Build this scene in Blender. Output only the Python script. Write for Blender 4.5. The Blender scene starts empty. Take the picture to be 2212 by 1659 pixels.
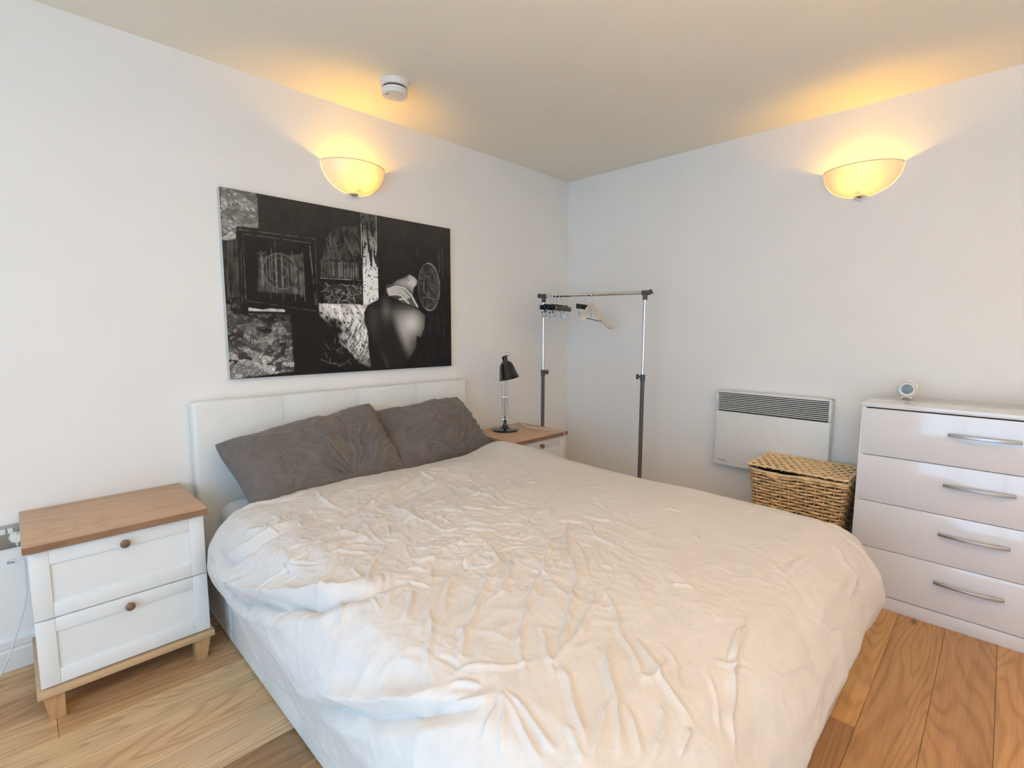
import bpy, bmesh, math, random
import numpy as np
from mathutils import Vector, Matrix

random.seed(7)
rng = np.random.default_rng(11)
scene = bpy.context.scene
COL = scene.collection
PI = math.pi

# ---------------------------------------------------------------- camera
FOCAL_PX, YAW, PITCH, ROLL = 1075.5, math.radians(45.235), math.radians(6.185), math.radians(-0.18)
cam_data = bpy.data.cameras.new('camera')
cam_data.sensor_fit = 'HORIZONTAL'
cam_data.sensor_width = 36.0
cam_data.lens = FOCAL_PX/2212*36.0
cam_data.clip_start = 0.02
cam = bpy.data.objects.new('camera', cam_data)
COL.objects.link(cam)
fwd = Vector((math.sin(YAW)*math.cos(PITCH), math.cos(YAW)*math.cos(PITCH), -math.sin(PITCH)))
right = Vector((math.cos(YAW), -math.sin(YAW), 0))
down = fwd.cross(right)
r2 = right*math.cos(ROLL)+down*math.sin(ROLL)
d2 = down*math.cos(ROLL)-right*math.sin(ROLL)
m = Matrix((( r2.x, -d2.x, -fwd.x, 0.0), (r2.y, -d2.y, -fwd.y, 0.0), (r2.z, -d2.z, -fwd.z, 1.35), (0, 0, 0, 1)))
cam.matrix_world = m
scene.camera = cam

# ---------------------------------------------------------------- sky, daylight, exposure
SKY_COLOUR = (0.42, 0.69, 1.0)
SKY_STRENGTH = 5.3
LAMP_STRENGTH = 250.0
FILL_STRENGTH = 830.0  # unseen uplighter added behind the viewer as warm fill
FILL_COLOUR = (1.0, 0.68, 0.39)
LAMP_COLOUR = (1.0, 0.51, 0.03)
world = bpy.data.worlds.new('overcast_sky')
scene.world = world
world.use_nodes = True
bg = world.node_tree.nodes['Background']
bg.inputs['Color'].default_value = (*SKY_COLOUR, 1)
bg.inputs['Strength'].default_value = SKY_STRENGTH
# light portal that fills the window opening in the wall beside the camera (guides sky sampling only)
WIN_X, WIN_Y0, WIN_Y1, WIN_Z0, WIN_Z1 = -1.50, -1.35, 1.50, 0.12, 2.40
pd = bpy.data.lights.new('window_portal', 'AREA')
pd.shape = 'RECTANGLE'
pd.size, pd.size_y = WIN_Z1-WIN_Z0, WIN_Y1-WIN_Y0
pd.cycles.is_portal = True
portal = bpy.data.objects.new('window_portal', pd)
COL.objects.link(portal)
portal.location = (WIN_X-0.10, (WIN_Y0+WIN_Y1)/2, (WIN_Z0+WIN_Z1)/2)
portal.rotation_euler = (0, -PI/2, 0)

vs = scene.view_settings
vs.view_transform = 'Standard'
vs.look = 'None'
vs.gamma = 1.0
vs.use_curve_mapping = False
vs.exposure = 0.05
scene.cycles.max_bounces = 8
scene.cycles.diffuse_bounces = 5
scene.cycles.glossy_bounces = 3
scene.cycles.adaptive_threshold = 0.06
scene.cycles.use_light_tree = False
scene.cycles.use_denoising = True
scene.cycles.caustics_reflective = False
scene.cycles.caustics_refractive = False
scene.cycles.sample_clamp_indirect = 6.0

# ---------------------------------------------------------------- materials
def new_mat(name):
    mt = bpy.data.materials.new(name); mt.use_nodes = True
    nt = mt.node_tree; b = nt.nodes['Principled BSDF']
    return mt, nt, b

def noise(nt, scale, detail=4, rough=.55, vec=None, dist=0.0):
    n = nt.nodes.new('ShaderNodeTexNoise')
    n.inputs['Scale'].default_value = scale; n.inputs['Detail'].default_value = detail
    n.inputs['Roughness'].default_value = rough; n.inputs['Distortion'].default_value = dist
    if vec is not None: nt.links.new(vec, n.inputs['Vector'])
    return n

def coords(nt, kind='Object', scale=(1, 1, 1)):
    t = nt.nodes.new('ShaderNodeTexCoord'); mp = nt.nodes.new('ShaderNodeMapping')
    mp.inputs['Scale'].default_value = scale
    nt.links.new(t.outputs[kind], mp.inputs['Vector'])
    return mp.outputs['Vector']

def ramp(nt, fac, stops):
    r = nt.nodes.new('ShaderNodeValToRGB')
    el = r.color_ramp.elements
    while len(el) < len(stops): el.new(.5)
    for e, (p, c) in zip(el, stops):
        e.position = p; e.color = (*c, 1)
    nt.links.new(fac, r.inputs['Fac'])
    return r.outputs['Color']

def bump(nt, b, height, strength, dist=.001):
    bn = nt.nodes.new('ShaderNodeBump')
    bn.inputs['Strength'].default_value = strength; bn.inputs['Distance'].default_value = dist
    nt.links.new(height, bn.inputs['Height']); nt.links.new(bn.outputs['Normal'], b.inputs['Normal'])

def plain(name, col, rough=.5, metal=0.0, var=.04, nscale=30, bstr=0.0, bscale=200, coat=0.0, spec=.5):
    mt, nt, b = new_mat(name)
    v = coords(nt)
    n = noise(nt, nscale, 1, vec=v)
    lo = tuple(max(0, c*(1-var)) for c in col); hi = tuple(min(1, c*(1+var)) for c in col)
    nt.links.new(ramp(nt, n.outputs['Fac'], [(.3, lo), (.7, hi)]), b.inputs['Base Color'])
    b.inputs['Roughness'].default_value = rough; b.inputs['Metallic'].default_value = metal
    b.inputs['Coat Weight'].default_value = coat; b.inputs['Coat Roughness'].default_value = .05
    b.inputs['Specular IOR Level'].default_value = spec
    if bstr:
        bump(nt, b, noise(nt, bscale, 1, vec=v).outputs['Fac'], bstr)
    return mt

M = {}
M['wall'] = plain('wall_paint', (.88, .855, .815), .75, var=.012, nscale=3)
M['ceiling'] = plain('ceiling_paint', (.89, .83, .705), .6, var=.012, nscale=2)
M['skirting'] = plain('skirting_gloss_paint', (.84, .84, .84), .35, var=.01)
M['white_lacquer'] = plain('white_drawer_paint', (.78, .795, .785), .42, var=.01, bstr=.03, bscale=90)
M['gloss_white'] = plain('gloss_white_board', (.76, .755, .77), .14, var=.005, coat=.5)
M['leather'] = plain('white_faux_leather', (.80, .81, .78), .38, var=.015, nscale=9, bstr=.22, bscale=420)
M['stitch'] = plain('stitch_thread', (.62, .64, .62), .7)
M['white_plastic'] = plain('white_plastic', (.80, .78, .73), .4, var=.01)
M['heater_paint'] = plain('heater_enamel', (.80, .79, .75), .38, var=.01)
M['dark_gap'] = plain('dark_grille_recess', (.03, .03, .03), .8)
M['black_enamel'] = plain('black_gloss_enamel', (.006, .006, .007), .13, coat=.5)
M['black_velvet'] = plain('black_flocked_bar', (.006, .006, .008), .6, var=.2)
M['brown_wood_dark'] = plain('dark_brown_wood', (.085, .062, .048), .5, var=.15, nscale=60)
M['pale_wood'] = plain('pale_painted_wood', (.70, .64, .54), .4, var=.04)
M['chrome'] = plain('polished_chrome', (.80, .80, .82), .12, metal=1.0, var=.01)
M['satin_steel'] = plain('satin_aluminium', (.52, .53, .55), .34, metal=1.0, var=.02)
M['brushed_plate'] = plain('brushed_steel_plate', (.34, .35, .35), .38, metal=1.0, var=.05, nscale=12)
M['grey_pole'] = plain('dark_grey_powder_coat', (.085, .09, .088), .42)
M['grey_plastic'] = plain('dark_grey_plastic', (.075, .072, .07), .5)
M['cable_white'] = plain('white_cable', (.70, .72, .72), .45)
M['cable_cream'] = plain('cream_cable', (.72, .63, .48), .5)
M['rubber_dark'] = plain('dark_rubber', (.03, .03, .03), .7)
M['knob_wood'] = plain('turned_wood_knob', (.17, .095, .055), .35, var=.15, nscale=60)
M['sheet'] = plain('white_cotton_sheet', (.74, .77, .82), .85, var=.01, bstr=.2, bscale=500)
M['screen_glass'] = plain('grey_display_glass', (.16, .18, .18), .12, var=.25, nscale=40)
M['inside_shade'] = plain('hamper_shade_tone', (.06, .035, .02), .9)  # dark tone standing for shade inside the hamper
M['ink'] = plain('black_print', (.02, .02, .02), .6)

def fabric(name, lo, hi, rough=.9, sheen=.25, weave=900):
    mt, nt, b = new_mat(name)
    v = coords(nt)
    n = noise(nt, 14, 2, vec=v)
    nt.links.new(ramp(nt, n.outputs['Fac'], [(.3, lo), (.7, hi)]), b.inputs['Base Color'])
    b.inputs['Roughness'].default_value = rough
    b.inputs['Sheen Weight'].default_value = sheen; b.inputs['Sheen Roughness'].default_value = .5
    b.inputs['Specular IOR Level'].default_value = .2
    w = noise(nt, weave, 0, vec=v); w2 = noise(nt, 55, 3, .65, vec=v)
    mx = nt.nodes.new('ShaderNodeMath'); mx.operation = 'MULTIPLY_ADD'
    nt.links.new(w2.outputs['Fac'], mx.inputs[0]); mx.inputs[1].default_value = 2.5
    nt.links.new(w.outputs['Fac'], mx.inputs[2])
    bump(nt, b, mx.outputs[0], .5, .002)
    return mt
M['duvet'] = fabric('oatmeal_cotton', (.665, .628, .588), (.700, .662, .622))
M['pillow'] = fabric('taupe_cotton', (.125, .112, .104), (.150, .136, .127))

def wood(name, dark, light, long_axis=0, scale=1.0, rough=.42, use_object_colour=False, ring=9.0, contrast=1.0, knots=False):
    """Oak-like grain that runs along one local axis; each object gets its own offset."""
    mt, nt, b = new_mat(name)
    t = nt.nodes.new('ShaderNodeTexCoord'); info = nt.nodes.new('ShaderNodeObjectInfo')
    off = nt.nodes.new('ShaderNodeVectorMath'); off.operation = 'MULTIPLY_ADD'
    cmb = nt.nodes.new('ShaderNodeCombineXYZ')
    for i in range(3): nt.links.new(info.outputs['Random'], cmb.inputs[i])
    nt.links.new(cmb.outputs[0], off.inputs[0]); off.inputs[1].default_value = (37.0, 23.0, 5.0)
    nt.links.new(t.outputs['Object'], off.inputs[2])
    def mapped(s_long, s_cross):
        mp = nt.nodes.new('ShaderNodeMapping')
        sc = [s_cross*scale]*3; sc[long_axis] = s_long*scale
        mp.inputs['Scale'].default_value = sc
        nt.links.new(off.outputs[0], mp.inputs['Vector'])
        return mp.outputs['Vector']
    # cathedral rings: contour lines of a smooth stretched field
    field = noise(nt, 1.0, 1.5, .4, mapped(.75, 5.0), .35)
    mul = nt.nodes.new('ShaderNodeMath'); mul.operation = 'MULTIPLY'; mul.inputs[1].default_value = ring*2.6*6.283
    nt.links.new(field.outputs['Fac'], mul.inputs[0])
    sn = nt.nodes.new('ShaderNodeMath'); sn.operation = 'SINE'; nt.links.new(mul.outputs[0], sn.inputs[0])
    rng_ = nt.nodes.new('ShaderNodeMapRange'); rng_.inputs[1].default_value = -1.0; rng_.inputs[2].default_value = -.1
    nt.links.new(sn.outputs[0], rng_.inputs[0])
    fine = noise(nt, 1.0, 4, .6, mapped(7, 210))
    streak = noise(nt, 1.0, 3, .55, mapped(1.6, 26))
    a = nt.nodes.new('ShaderNodeMath'); a.operation = 'MULTIPLY_ADD'; a.inputs[1].default_value = .17*contrast
    nt.links.new(rng_.outputs[0], a.inputs[0])
    a2 = nt.nodes.new('ShaderNodeMath'); a2.operation = 'MULTIPLY_ADD'; a2.inputs[1].default_value = .45
    nt.links.new(fine.outputs['Fac'], a2.inputs[0])
    a3 = nt.nodes.new('ShaderNodeMath'); a3.operation = 'MULTIPLY'; a3.inputs[1].default_value = .62*contrast
    nt.links.new(streak.outputs['Fac'], a3.inputs[0])
    nt.links.new(a3.outputs[0], a2.inputs[2]); nt.links.new(a2.outputs[0], a.inputs[2])
    c = ramp(nt, a.outputs[0], [(.30, dark), (.56, tuple((d+l)/2 for d, l in zip(dark, light))), (.84, light)])
    if knots:
        vo = nt.nodes.new('ShaderNodeTexVoronoi'); vo.inputs['Scale'].default_value = 1.0
        nt.links.new(mapped(2.0, 5.5), vo.inputs['Vector'])
        kn = nt.nodes.new('ShaderNodeMapRange'); kn.inputs[1].default_value = .035; kn.inputs[2].default_value = .10; kn.inputs[3].default_value = .22; kn.inputs[4].default_value = 1.0
        nt.links.new(vo.outputs['Distance'], kn.inputs[0])
        pick = nt.nodes.new('ShaderNodeSeparateColor'); nt.links.new(vo.outputs['Color'], pick.inputs[0])
        gt = nt.nodes.new('ShaderNodeMath'); gt.operation = 'GREATER_THAN'; gt.inputs[1].default_value = .30; nt.links.new(pick.outputs[0], gt.inputs[0])
        mxk = nt.nodes.new('ShaderNodeMath'); mxk.operation = 'MAXIMUM'; nt.links.new(gt.outputs[0], mxk.inputs[0]); nt.links.new(kn.outputs[0], mxk.inputs[1])
        kc = nt.nodes.new('ShaderNodeMix'); kc.data_type = 'RGBA'; kc.blend_type = 'MULTIPLY'; kc.inputs['Factor'].default_value = 1.0
        cmbk = nt.nodes.new('ShaderNodeCombineColor')
        for i in range(3): nt.links.new(mxk.outputs[0], cmbk.inputs[i])
        nt.links.new(c, kc.inputs['A']); nt.links.new(cmbk.outputs[0], kc.inputs['B']); c = kc.outputs['Result']
    if use_object_colour:
        mixc = nt.nodes.new('ShaderNodeMix'); mixc.data_type = 'RGBA'; mixc.blend_type = 'MULTIPLY'
        mixc.inputs['Factor'].default_value = 1.0
        nt.links.new(c, mixc.inputs['A']); nt.links.new(info.outputs['Color'], mixc.inputs['B'])
        c = mixc.outputs['Result']
    nt.links.new(c, b.inputs['Base Color'])
    b.inputs['Roughness'].default_value = rough
    b.inputs['Specular IOR Level'].default_value = .35
    bump(nt, b, a.outputs[0], .12, .001)
    return mt
M['floor_oak'] = wood('oak_floor_board', (.33, .205, .105), (.70, .50, .30), 0, 1.0, .40, True, ring=8, knots=True)
M['top_oak'] = wood('oak_veneer_top', (.40, .255, .155), (.64, .44, .285), 0, 1.6, .42, ring=5, contrast=.8)
M['edge_oak'] = wood('oak_lipping', (.19, .105, .06), (.30, .175, .105), 0, 1.6, .42, ring=4, contrast=.8)
M['leg_oak'] = wood('oak_foot', (.42, .24, .11), (.62, .40, .21), 2, 1.6, .42, ring=4, contrast=.7)
M['plinth_oak'] = wood('oak_plinth', (.45, .30, .16), (.66, .48, .30), 0, 1.6, .42, ring=4, contrast=.7)
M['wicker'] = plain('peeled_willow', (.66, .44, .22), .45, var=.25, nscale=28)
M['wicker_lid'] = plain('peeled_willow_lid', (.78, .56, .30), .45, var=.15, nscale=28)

def frosted():
    mt = bpy.data.materials.new('frosted_lamp_glass'); mt.use_nodes = True
    nt = mt.node_tree; nt.nodes.clear()
    out = nt.nodes.new('ShaderNodeOutputMaterial')
    tr = nt.nodes.new('ShaderNodeBsdfTranslucent'); tr.inputs['Color'].default_value = (.95, .83, .58, 1)
    df = nt.nodes.new('ShaderNodeBsdfDiffuse'); df.inputs['Color'].default_value = (.9, .83, .68, 1)
    gl = nt.nodes.new('ShaderNodeBsdfGlossy'); gl.inputs['Roughness'].default_value = .25
    m1 = nt.nodes.new('ShaderNodeMixShader'); m1.inputs[0].default_value = .72
    m2 = nt.nodes.new('ShaderNodeMixShader'); m2.inputs[0].default_value = .05
    n = noise(nt, 18, 3, vec=coords(nt))
    mr = nt.nodes.new('ShaderNodeMapRange'); mr.inputs[3].default_value = .10; mr.inputs[4].default_value = .12
    nt.links.new(n.outputs['Fac'], mr.inputs[0]); nt.links.new(mr.outputs[0], m1.inputs[0])
    nt.links.new(df.outputs[0], m1.inputs[1]); nt.links.new(tr.outputs[0], m1.inputs[2])
    nt.links.new(m1.outputs[0], m2.inputs[1]); nt.links.new(gl.outputs[0], m2.inputs[2])
    nt.links.new(m2.outputs[0], out.inputs[0])
    return mt
M['frosted'] = frosted()

def glow(name, col, strength):
    mt, nt, b = new_mat(name)
    b.inputs['Base Color'].default_value = (1, .9, .7, 1)
    b.inputs['Emission Color'].default_value = (*col, 1); b.inputs['Emission Strength'].default_value = strength
    return mt
M['bulb'] = glow('lit_bulb', LAMP_COLOUR, LAMP_STRENGTH)
M['fill_glow'] = glow('warm_fill_glow', FILL_COLOUR, FILL_STRENGTH)

def pane_mat():
    mt = bpy.data.materials.new('window_glass'); mt.use_nodes = True
    nt = mt.node_tree; nt.nodes.clear()
    out = nt.nodes.new('ShaderNodeOutputMaterial')
    t = nt.nodes.new('ShaderNodeBsdfTransparent'); g = nt.nodes.new('ShaderNodeBsdfGlossy')
    g.inputs['Roughness'].default_value = .02
    mx = nt.nodes.new('ShaderNodeMixShader'); mx.inputs[0].default_value = .06
    nt.links.new(t.outputs[0], mx.inputs[1]); nt.links.new(g.outputs[0], mx.inputs[2]); nt.links.new(mx.outputs[0], out.inputs[0])
    return mt
M['glass'] = pane_mat()

def print_mat():
    mt, nt, b = new_mat('canvas_print')
    at = nt.nodes.new('ShaderNodeAttribute'); at.attribute_name = 'print'
    nt.links.new(at.outputs['Color'], b.inputs['Base Color'])
    b.inputs['Roughness'].default_value = .38; b.inputs['Specular IOR Level'].default_value = .22
    bump(nt, b, noise(nt, 700, 2, vec=coords(nt)).outputs['Fac'], .15, .0006)
    return mt
M['print'] = print_mat()
M['canvas_edge'] = plain('bare_canvas_edge', (.62, .60, .56), .8)

# ---------------------------------------------------------------- helpers
class Geo:
    """Collects shapes; build() links them as one mesh object."""
    def __init__(self): self.v = []; self.f = []
    def add(self, verts, faces):
        o = len(self.v); self.v.extend(verts); self.f.extend([tuple(i+o for i in f) for f in faces]); return self
    def box(self, x0, x1, y0, y1, z0, z1, bev=0.0, seg=2, rot=None, at=None):
        bm = bmesh.new(); bmesh.ops.create_cube(bm, size=1)
        bmesh.ops.scale(bm, vec=(x1-x0, y1-y0, z1-z0), verts=bm.verts)
        if bev:
            bmesh.ops.bevel(bm, geom=list(bm.edges), offset=bev, segments=seg, profile=.5, affect='EDGES', clamp_overlap=True)
        if rot is not None: bmesh.ops.transform(bm, matrix=rot, verts=bm.verts)
        c = at if at is not None else ((x0+x1)/2, (y0+y1)/2, (z0+z1)/2)
        bm.verts.ensure_lookup_table(); bm.verts.index_update()
        self.add([(v.co.x+c[0], v.co.y+c[1], v.co.z+c[2]) for v in bm.verts], [[v.index for v in f.verts] for f in bm.faces])
        bm.free(); return self
    def lathe(self, prof, n=32, at=(0, 0, 0), mat=None):
        """prof: (radius, height) pairs; closed with caps where radius is 0."""
        vs, fs, rings = [], [], []
        for r, z in prof:
            if r < 1e-6: rings.append([len(vs)]); vs.append((0, 0, z))
            else:
                rings.append(list(range(len(vs), len(vs)+n)))
                vs += [(r*math.cos(2*PI*k/n), r*math.sin(2*PI*k/n), z) for k in range(n)]
        for a, b in zip(rings, rings[1:]):
            for k in range(n):
                k2 = (k+1) % n
                if len(a) == 1 and len(b) == 1: continue
                if len(a) == 1: fs.append((a[0], b[k2], b[k]))
                elif len(b) == 1: fs.append((a[k], a[k2], b[0]))
                else: fs.append((a[k], a[k2], b[k2], b[k]))
        if mat is not None: vs = [tuple(mat @ Vector(p)) for p in vs]
        return self.add([(p[0]+at[0], p[1]+at[1], p[2]+at[2]) for p in vs], fs)
    def tube(self, pts, r, n=10, caps=True, closed=False):
        pts = [Vector(p) for p in pts]; L = len(pts)
        rr = r if isinstance(r, (list, tuple)) else [r]*L
        vs, fs = [], []
        up = None
        for i, p in enumerate(pts):
            a = pts[(i-1) % L] if (closed or i > 0) else p
            b = pts[(i+1) % L] if (closed or i < L-1) else p
            t = (b-a).normalized() if (b-a).length > 1e-9 else Vector((0, 0, 1))
            if up is None:
                up = Vector((0, 0, 1)) if abs(t.z) < .9 else Vector((1, 0, 0))
            s = t.cross(up)
            if s.length < 1e-6: s = t.cross(Vector((0, 1, 0)))
            s.normalize(); up = s.cross(t).normalized()
            for k in range(n):
                w = 2*PI*k/n; q = p+(s*math.cos(w)+up*math.sin(w))*rr[i]
                vs.append((q.x, q.y, q.z))
        for i in range(L if closed else L-1):
            j = (i+1) % L
            for k in range(n):
                k2 = (k+1) % n
                fs.append((i*n+k, i*n+k2, j*n+k2, j*n+k))
        if caps and not closed:
            fs.append(tuple(range(n-1, -1, -1))); fs.append(tuple(range((L-1)*n, L*n)))
        return self.add(vs, fs)
    def prism(self, poly, axis, a, b):
        """polygon (2-D) swept along an axis: axis 0 -> poly is (y,z), 1 -> (x,z), 2 -> (x,y)."""
        def p3(p, t): return {0: (t, p[0], p[1]), 1: (p[0], t, p[1]), 2: (p[0], p[1], t)}[axis]
        n = len(poly)
        return self.add([p3(p, a) for p in poly]+[p3(p, b) for p in poly],
                        [tuple(range(n-1, -1, -1)), tuple(range(n, 2*n))]+[(k, (k+1) % n, n+(k+1) % n, n+k) for k in range(n)])
    def build(self, name, mat, parent=None, smooth=35, loc=None):
        me = bpy.data.meshes.new(name)
        me.from_pydata(self.v, [], self.f)
        bm = bmesh.new(); bm.from_mesh(me); bmesh.ops.recalc_face_normals(bm, faces=bm.faces); bm.to_mesh(me); bm.free()
        me.materials.append(mat)
        o = bpy.data.objects.new(name, me); COL.objects.link(o)
        if parent: o.parent = parent
        if loc: o.location = loc
        if smooth:
            me.polygons.foreach_set('use_smooth', [True]*len(me.polygons))
            me.set_sharp_from_angle(angle=math.radians(smooth))
        return o

def tag(o, label=None, category=None, group=None, kind=None):
    if label: o['label'] = label
    if category: o['category'] = category
    if group: o['group'] = group
    if kind: o['kind'] = kind
    return o

def thing(name, loc, label, category, group=None, rz=0.0):
    e = bpy.data.objects.new(name, None); COL.objects.link(e)
    e.location = loc; e.rotation_euler = (0, 0, rz); e.empty_display_size = .1
    return tag(e, label, category, group)

def copy_tree(o, parent=None):
    c = o.copy(); COL.objects.link(c); c.parent = parent
    for ch in list(o.children): copy_tree(ch, c)
    return c

def grid_mesh(name, P, mat, parent=None, closed_u=False):
    """P: (rows, cols, 3) array -> quad mesh."""
    R_, C_ = P.shape[:2]
    idx = np.arange(R_*C_).reshape(R_, C_)
    if closed_u:
        nx = np.roll(idx, -1, axis=1)
        q = np.stack([idx[:-1], nx[:-1], nx[1:], idx[1:]], -1).reshape(-1, 4)
    else:
        q = np.stack([idx[:-1, :-1], idx[:-1, 1:], idx[1:, 1:], idx[1:, :-1]], -1).reshape(-1, 4)
    me = bpy.data.meshes.new(name)
    me.vertices.add(R_*C_); me.vertices.foreach_set('co', P.reshape(-1).astype(np.float32))
    nq = len(q)
    me.loops.add(nq*4); me.loops.foreach_set('vertex_index', q.reshape(-1).astype(np.int32))
    me.polygons.add(nq)
    me.polygons.foreach_set('loop_start', (np.arange(nq)*4).astype(np.int32))
    me.polygons.foreach_set('use_smooth', np.ones(nq, dtype=bool))
    me.update(calc_edges=True); me.validate()
    me.materials.append(mat)
    o = bpy.data.objects.new(name, me); COL.objects.link(o)
    if parent: o.parent = parent
    return o

_perm_cache = {}
def perlin(x, y, seed=0):
    """2-D gradient noise, about -1..1."""
    if seed not in _perm_cache:
        r = np.random.default_rng(seed); a = r.random((256, 256))*2*PI
        _perm_cache[seed] = (np.cos(a), np.sin(a))
    gc, gs = _perm_cache[seed]
    xi, yi = np.floor(x).astype(int), np.floor(y).astype(int)
    xf, yf = x-xi, y-yi
    u, v = xf*xf*xf*(xf*(xf*6-15)+10), yf*yf*yf*(yf*(yf*6-15)+10)
    def g(i, j):
        a, b = (xi+i) & 255, (yi+j) & 255
        return gc[a, b]*(xf-i)+gs[a, b]*(yf-j)
    return 1.5*((g(0, 0)*(1-u)+g(1, 0)*u)*(1-v)+(g(0, 1)*(1-u)+g(1, 1)*u)*v)

def fbm(x, y, seed=0, octaves=4, gain=.5):
    s = 0; a = 1.0; t = 0
    for k in range(octaves):
        s = s+a*perlin(x*2**k+17.3*k, y*2**k-9.1*k, seed+k); t += a; a *= gain
    return s/t

def ridged(x, y, seed=0, octaves=3):
    s = 0; a = 1.0; t = 0
    for k in range(octaves):
        n = 1-np.abs(perlin(x*2**k+5.7*k, y*2**k+3.1*k, seed+k)); s = s+a*n**3; t += a; a *= .5
    return s/t

def seg_dist(x, y, ax, ay, bx, by):
    dx, dy = bx-ax, by-ay; L = dx*dx+dy*dy+1e-12
    t = np.clip(((x-ax)*dx+(y-ay)*dy)/L, 0, 1)
    return np.hypot(x-ax-t*dx, y-ay-t*dy), t
# ---------------------------------------------------------------- the room
WY, WX, CEIL = 2.69, 3.376, 2.571          # back wall, right wall, ceiling height
LX, FY = WIN_X, -1.75                       # inner faces of the window wall and of the wall behind the camera
T = 0.12
def struct(o): return tag(o, kind='structure')
struct(Geo().box(LX-T, WX+T, WY, WY+T, -.05, CEIL+.05).build('wall_back', M['wall'], smooth=0))
struct(Geo().box(WX, WX+T, FY-T, WY, -.05, CEIL+.05).build('wall_right', M['wall'], smooth=0))
struct(Geo().box(LX-T, WX+T, FY-T, FY, -.05, CEIL+.05).build('wall_front', M['wall'], smooth=0))
g = Geo()
g.box(LX-T, LX, FY, WY, -.05, WIN_Z0).box(LX-T, LX, FY, WY, WIN_Z1, CEIL+.05)
g.box(LX-T, LX, FY, WIN_Y0, WIN_Z0, WIN_Z1).box(LX-T, LX, WIN_Y1, WY, WIN_Z0, WIN_Z1)
struct(g.build('wall_left', M['wall'], smooth=0))
struct(Geo().box(LX-T, WX+T, FY-T, WY+T, CEIL, CEIL+.12).build('ceiling', M['ceiling'], smooth=0))
# window beside the camera: frame, mullions, panes
win = bpy.data.objects.new('window_1', None); COL.objects.link(win); win.location = (LX-.06, (WIN_Y0+WIN_Y1)/2, WIN_Z0); struct(win)
wy0, wy1, wh = WIN_Y0-win.location.y, WIN_Y1-win.location.y, WIN_Z1-WIN_Z0
g = Geo()
g.box(-.03, .03, wy0, wy1, 0, .05, .004).box(-.03, .03, wy0, wy1, wh-.05, wh, .004)
g.box(-.03, .03, wy0, wy0+.05, .05, wh-.05, .004).box(-.03, .03, wy1-.05, wy1, .05, wh-.05, .004)
third = (wy1-wy0)/3
for k in (1, 2): g.box(-.028, .028, wy0+third*k-.03, wy0+third*k+.03, .05, wh-.05, .004)
g.build('window_frame', M['skirting'], win)
for k in range(3):
    Geo().box(-.004, .004, wy0+third*k+.04, wy0+third*(k+1)-.04, .04, wh-.04).build('pane', M['glass'], win, smooth=0)

# floor: sub-floor slab and one object per oak board, boards run along X
floor = Geo().box(LX-T, WX+T, FY-T, WY+T, -.10, -.0145).build('floor', M['dark_gap'], smooth=0); struct(floor)
PW = 0.1696
seams0 = -0.0705
row = int(math.floor((FY-seams0)/PW))
tints = {}
LIGHT, MID, WARM, DARK = (1.05, 1.02, .98), (.93, .88, .82), (.80, .66, .50), (.50, .42, .36)
fixed = {   # row index from the seam at Y=-0.07: joints (X) and tints of the boards that show, daylight glare and warm light put in
    0: ([.9], [WARM, (.72, .56, .42)]),
    1: ([.4], [MID, (.78, .62, .44)]),
    -1: ([1.2], [WARM, (.95, .74, .52)]),
    2: ([1.945], [(.58, .43, .32), (.92, .73, .46)]),
    9: ([1.1], [DARK, MID]),
    10: ([1.9], [LIGHT, MID]),
    11: ([1.5], [(1.0, .93, .84), MID]),
    12: ([1.25], [(1.08, 1.03, .95), MID]),
    13: ([0.021, 1.8], [(1.0, .95, .86), (.86, .76, .66), MID]),
    14: ([1.0], [(.80, .70, .60), MID]),
}
while True:
    y0 = seams0+row*PW
    if y0 > WY: break
    if row in fixed: joints, cols = fixed[row]
    else:
        j0 = LX+.3+rng.random()*1.3; joints = [j0, j0+1.5] if j0+1.5 < WX-.3 else [j0]
        cols = [random.choice((LIGHT, MID, MID, WARM)) for _ in range(len(joints)+1)]
    xs = [LX]+list(joints)+[WX]
    ya, yb = max(y0, FY), min(y0+PW, WY)
    for xa, xb, c in zip(xs, xs[1:], cols):
        g = Geo().box(-(xb-xa)/2+.0004, (xb-xa)/2-.0004, -(yb-ya)/2+.0004, (yb-ya)/2-.0004, -.014, 0, .0012, 1)
        o = g.build('plank', M['floor_oak'], floor, smooth=0, loc=((xa+xb)/2, (ya+yb)/2, 0))
        k = .96+.08*rng.random()
        o.color = (min(1, c[0]*k), min(1, c[1]*k), min(1, c[2]*k), 1)
    row += 1

# skirting boards (moulded) and an oak beading at the floor line
sk = [(0, 0), (.016, 0), (.016, .092), (.0125, .098), (.0125, .104), (.015, .108), (.015, .135), (.010, .148), (.004, .152), (0, .152)]
g = Geo(); g.prism([(WY-a, z) for a, z in sk], 0, LX, WX); struct(g.build('baseboard_back', M['skirting'], smooth=20))
g = Geo(); g.prism([(WX-a, z) for a, z in sk], 1, FY, WY-.016); struct(g.build('baseboard_right', M['skirting'], smooth=20))
g = Geo(); g.prism([(WY-.016, 0), (WY-.031, 0), (WY-.029, .008), (WY-.023, .014), (WY-.016, .015)], 0, LX, WX-.016); struct(g.build('trim_1', M['plinth_oak']))
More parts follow.
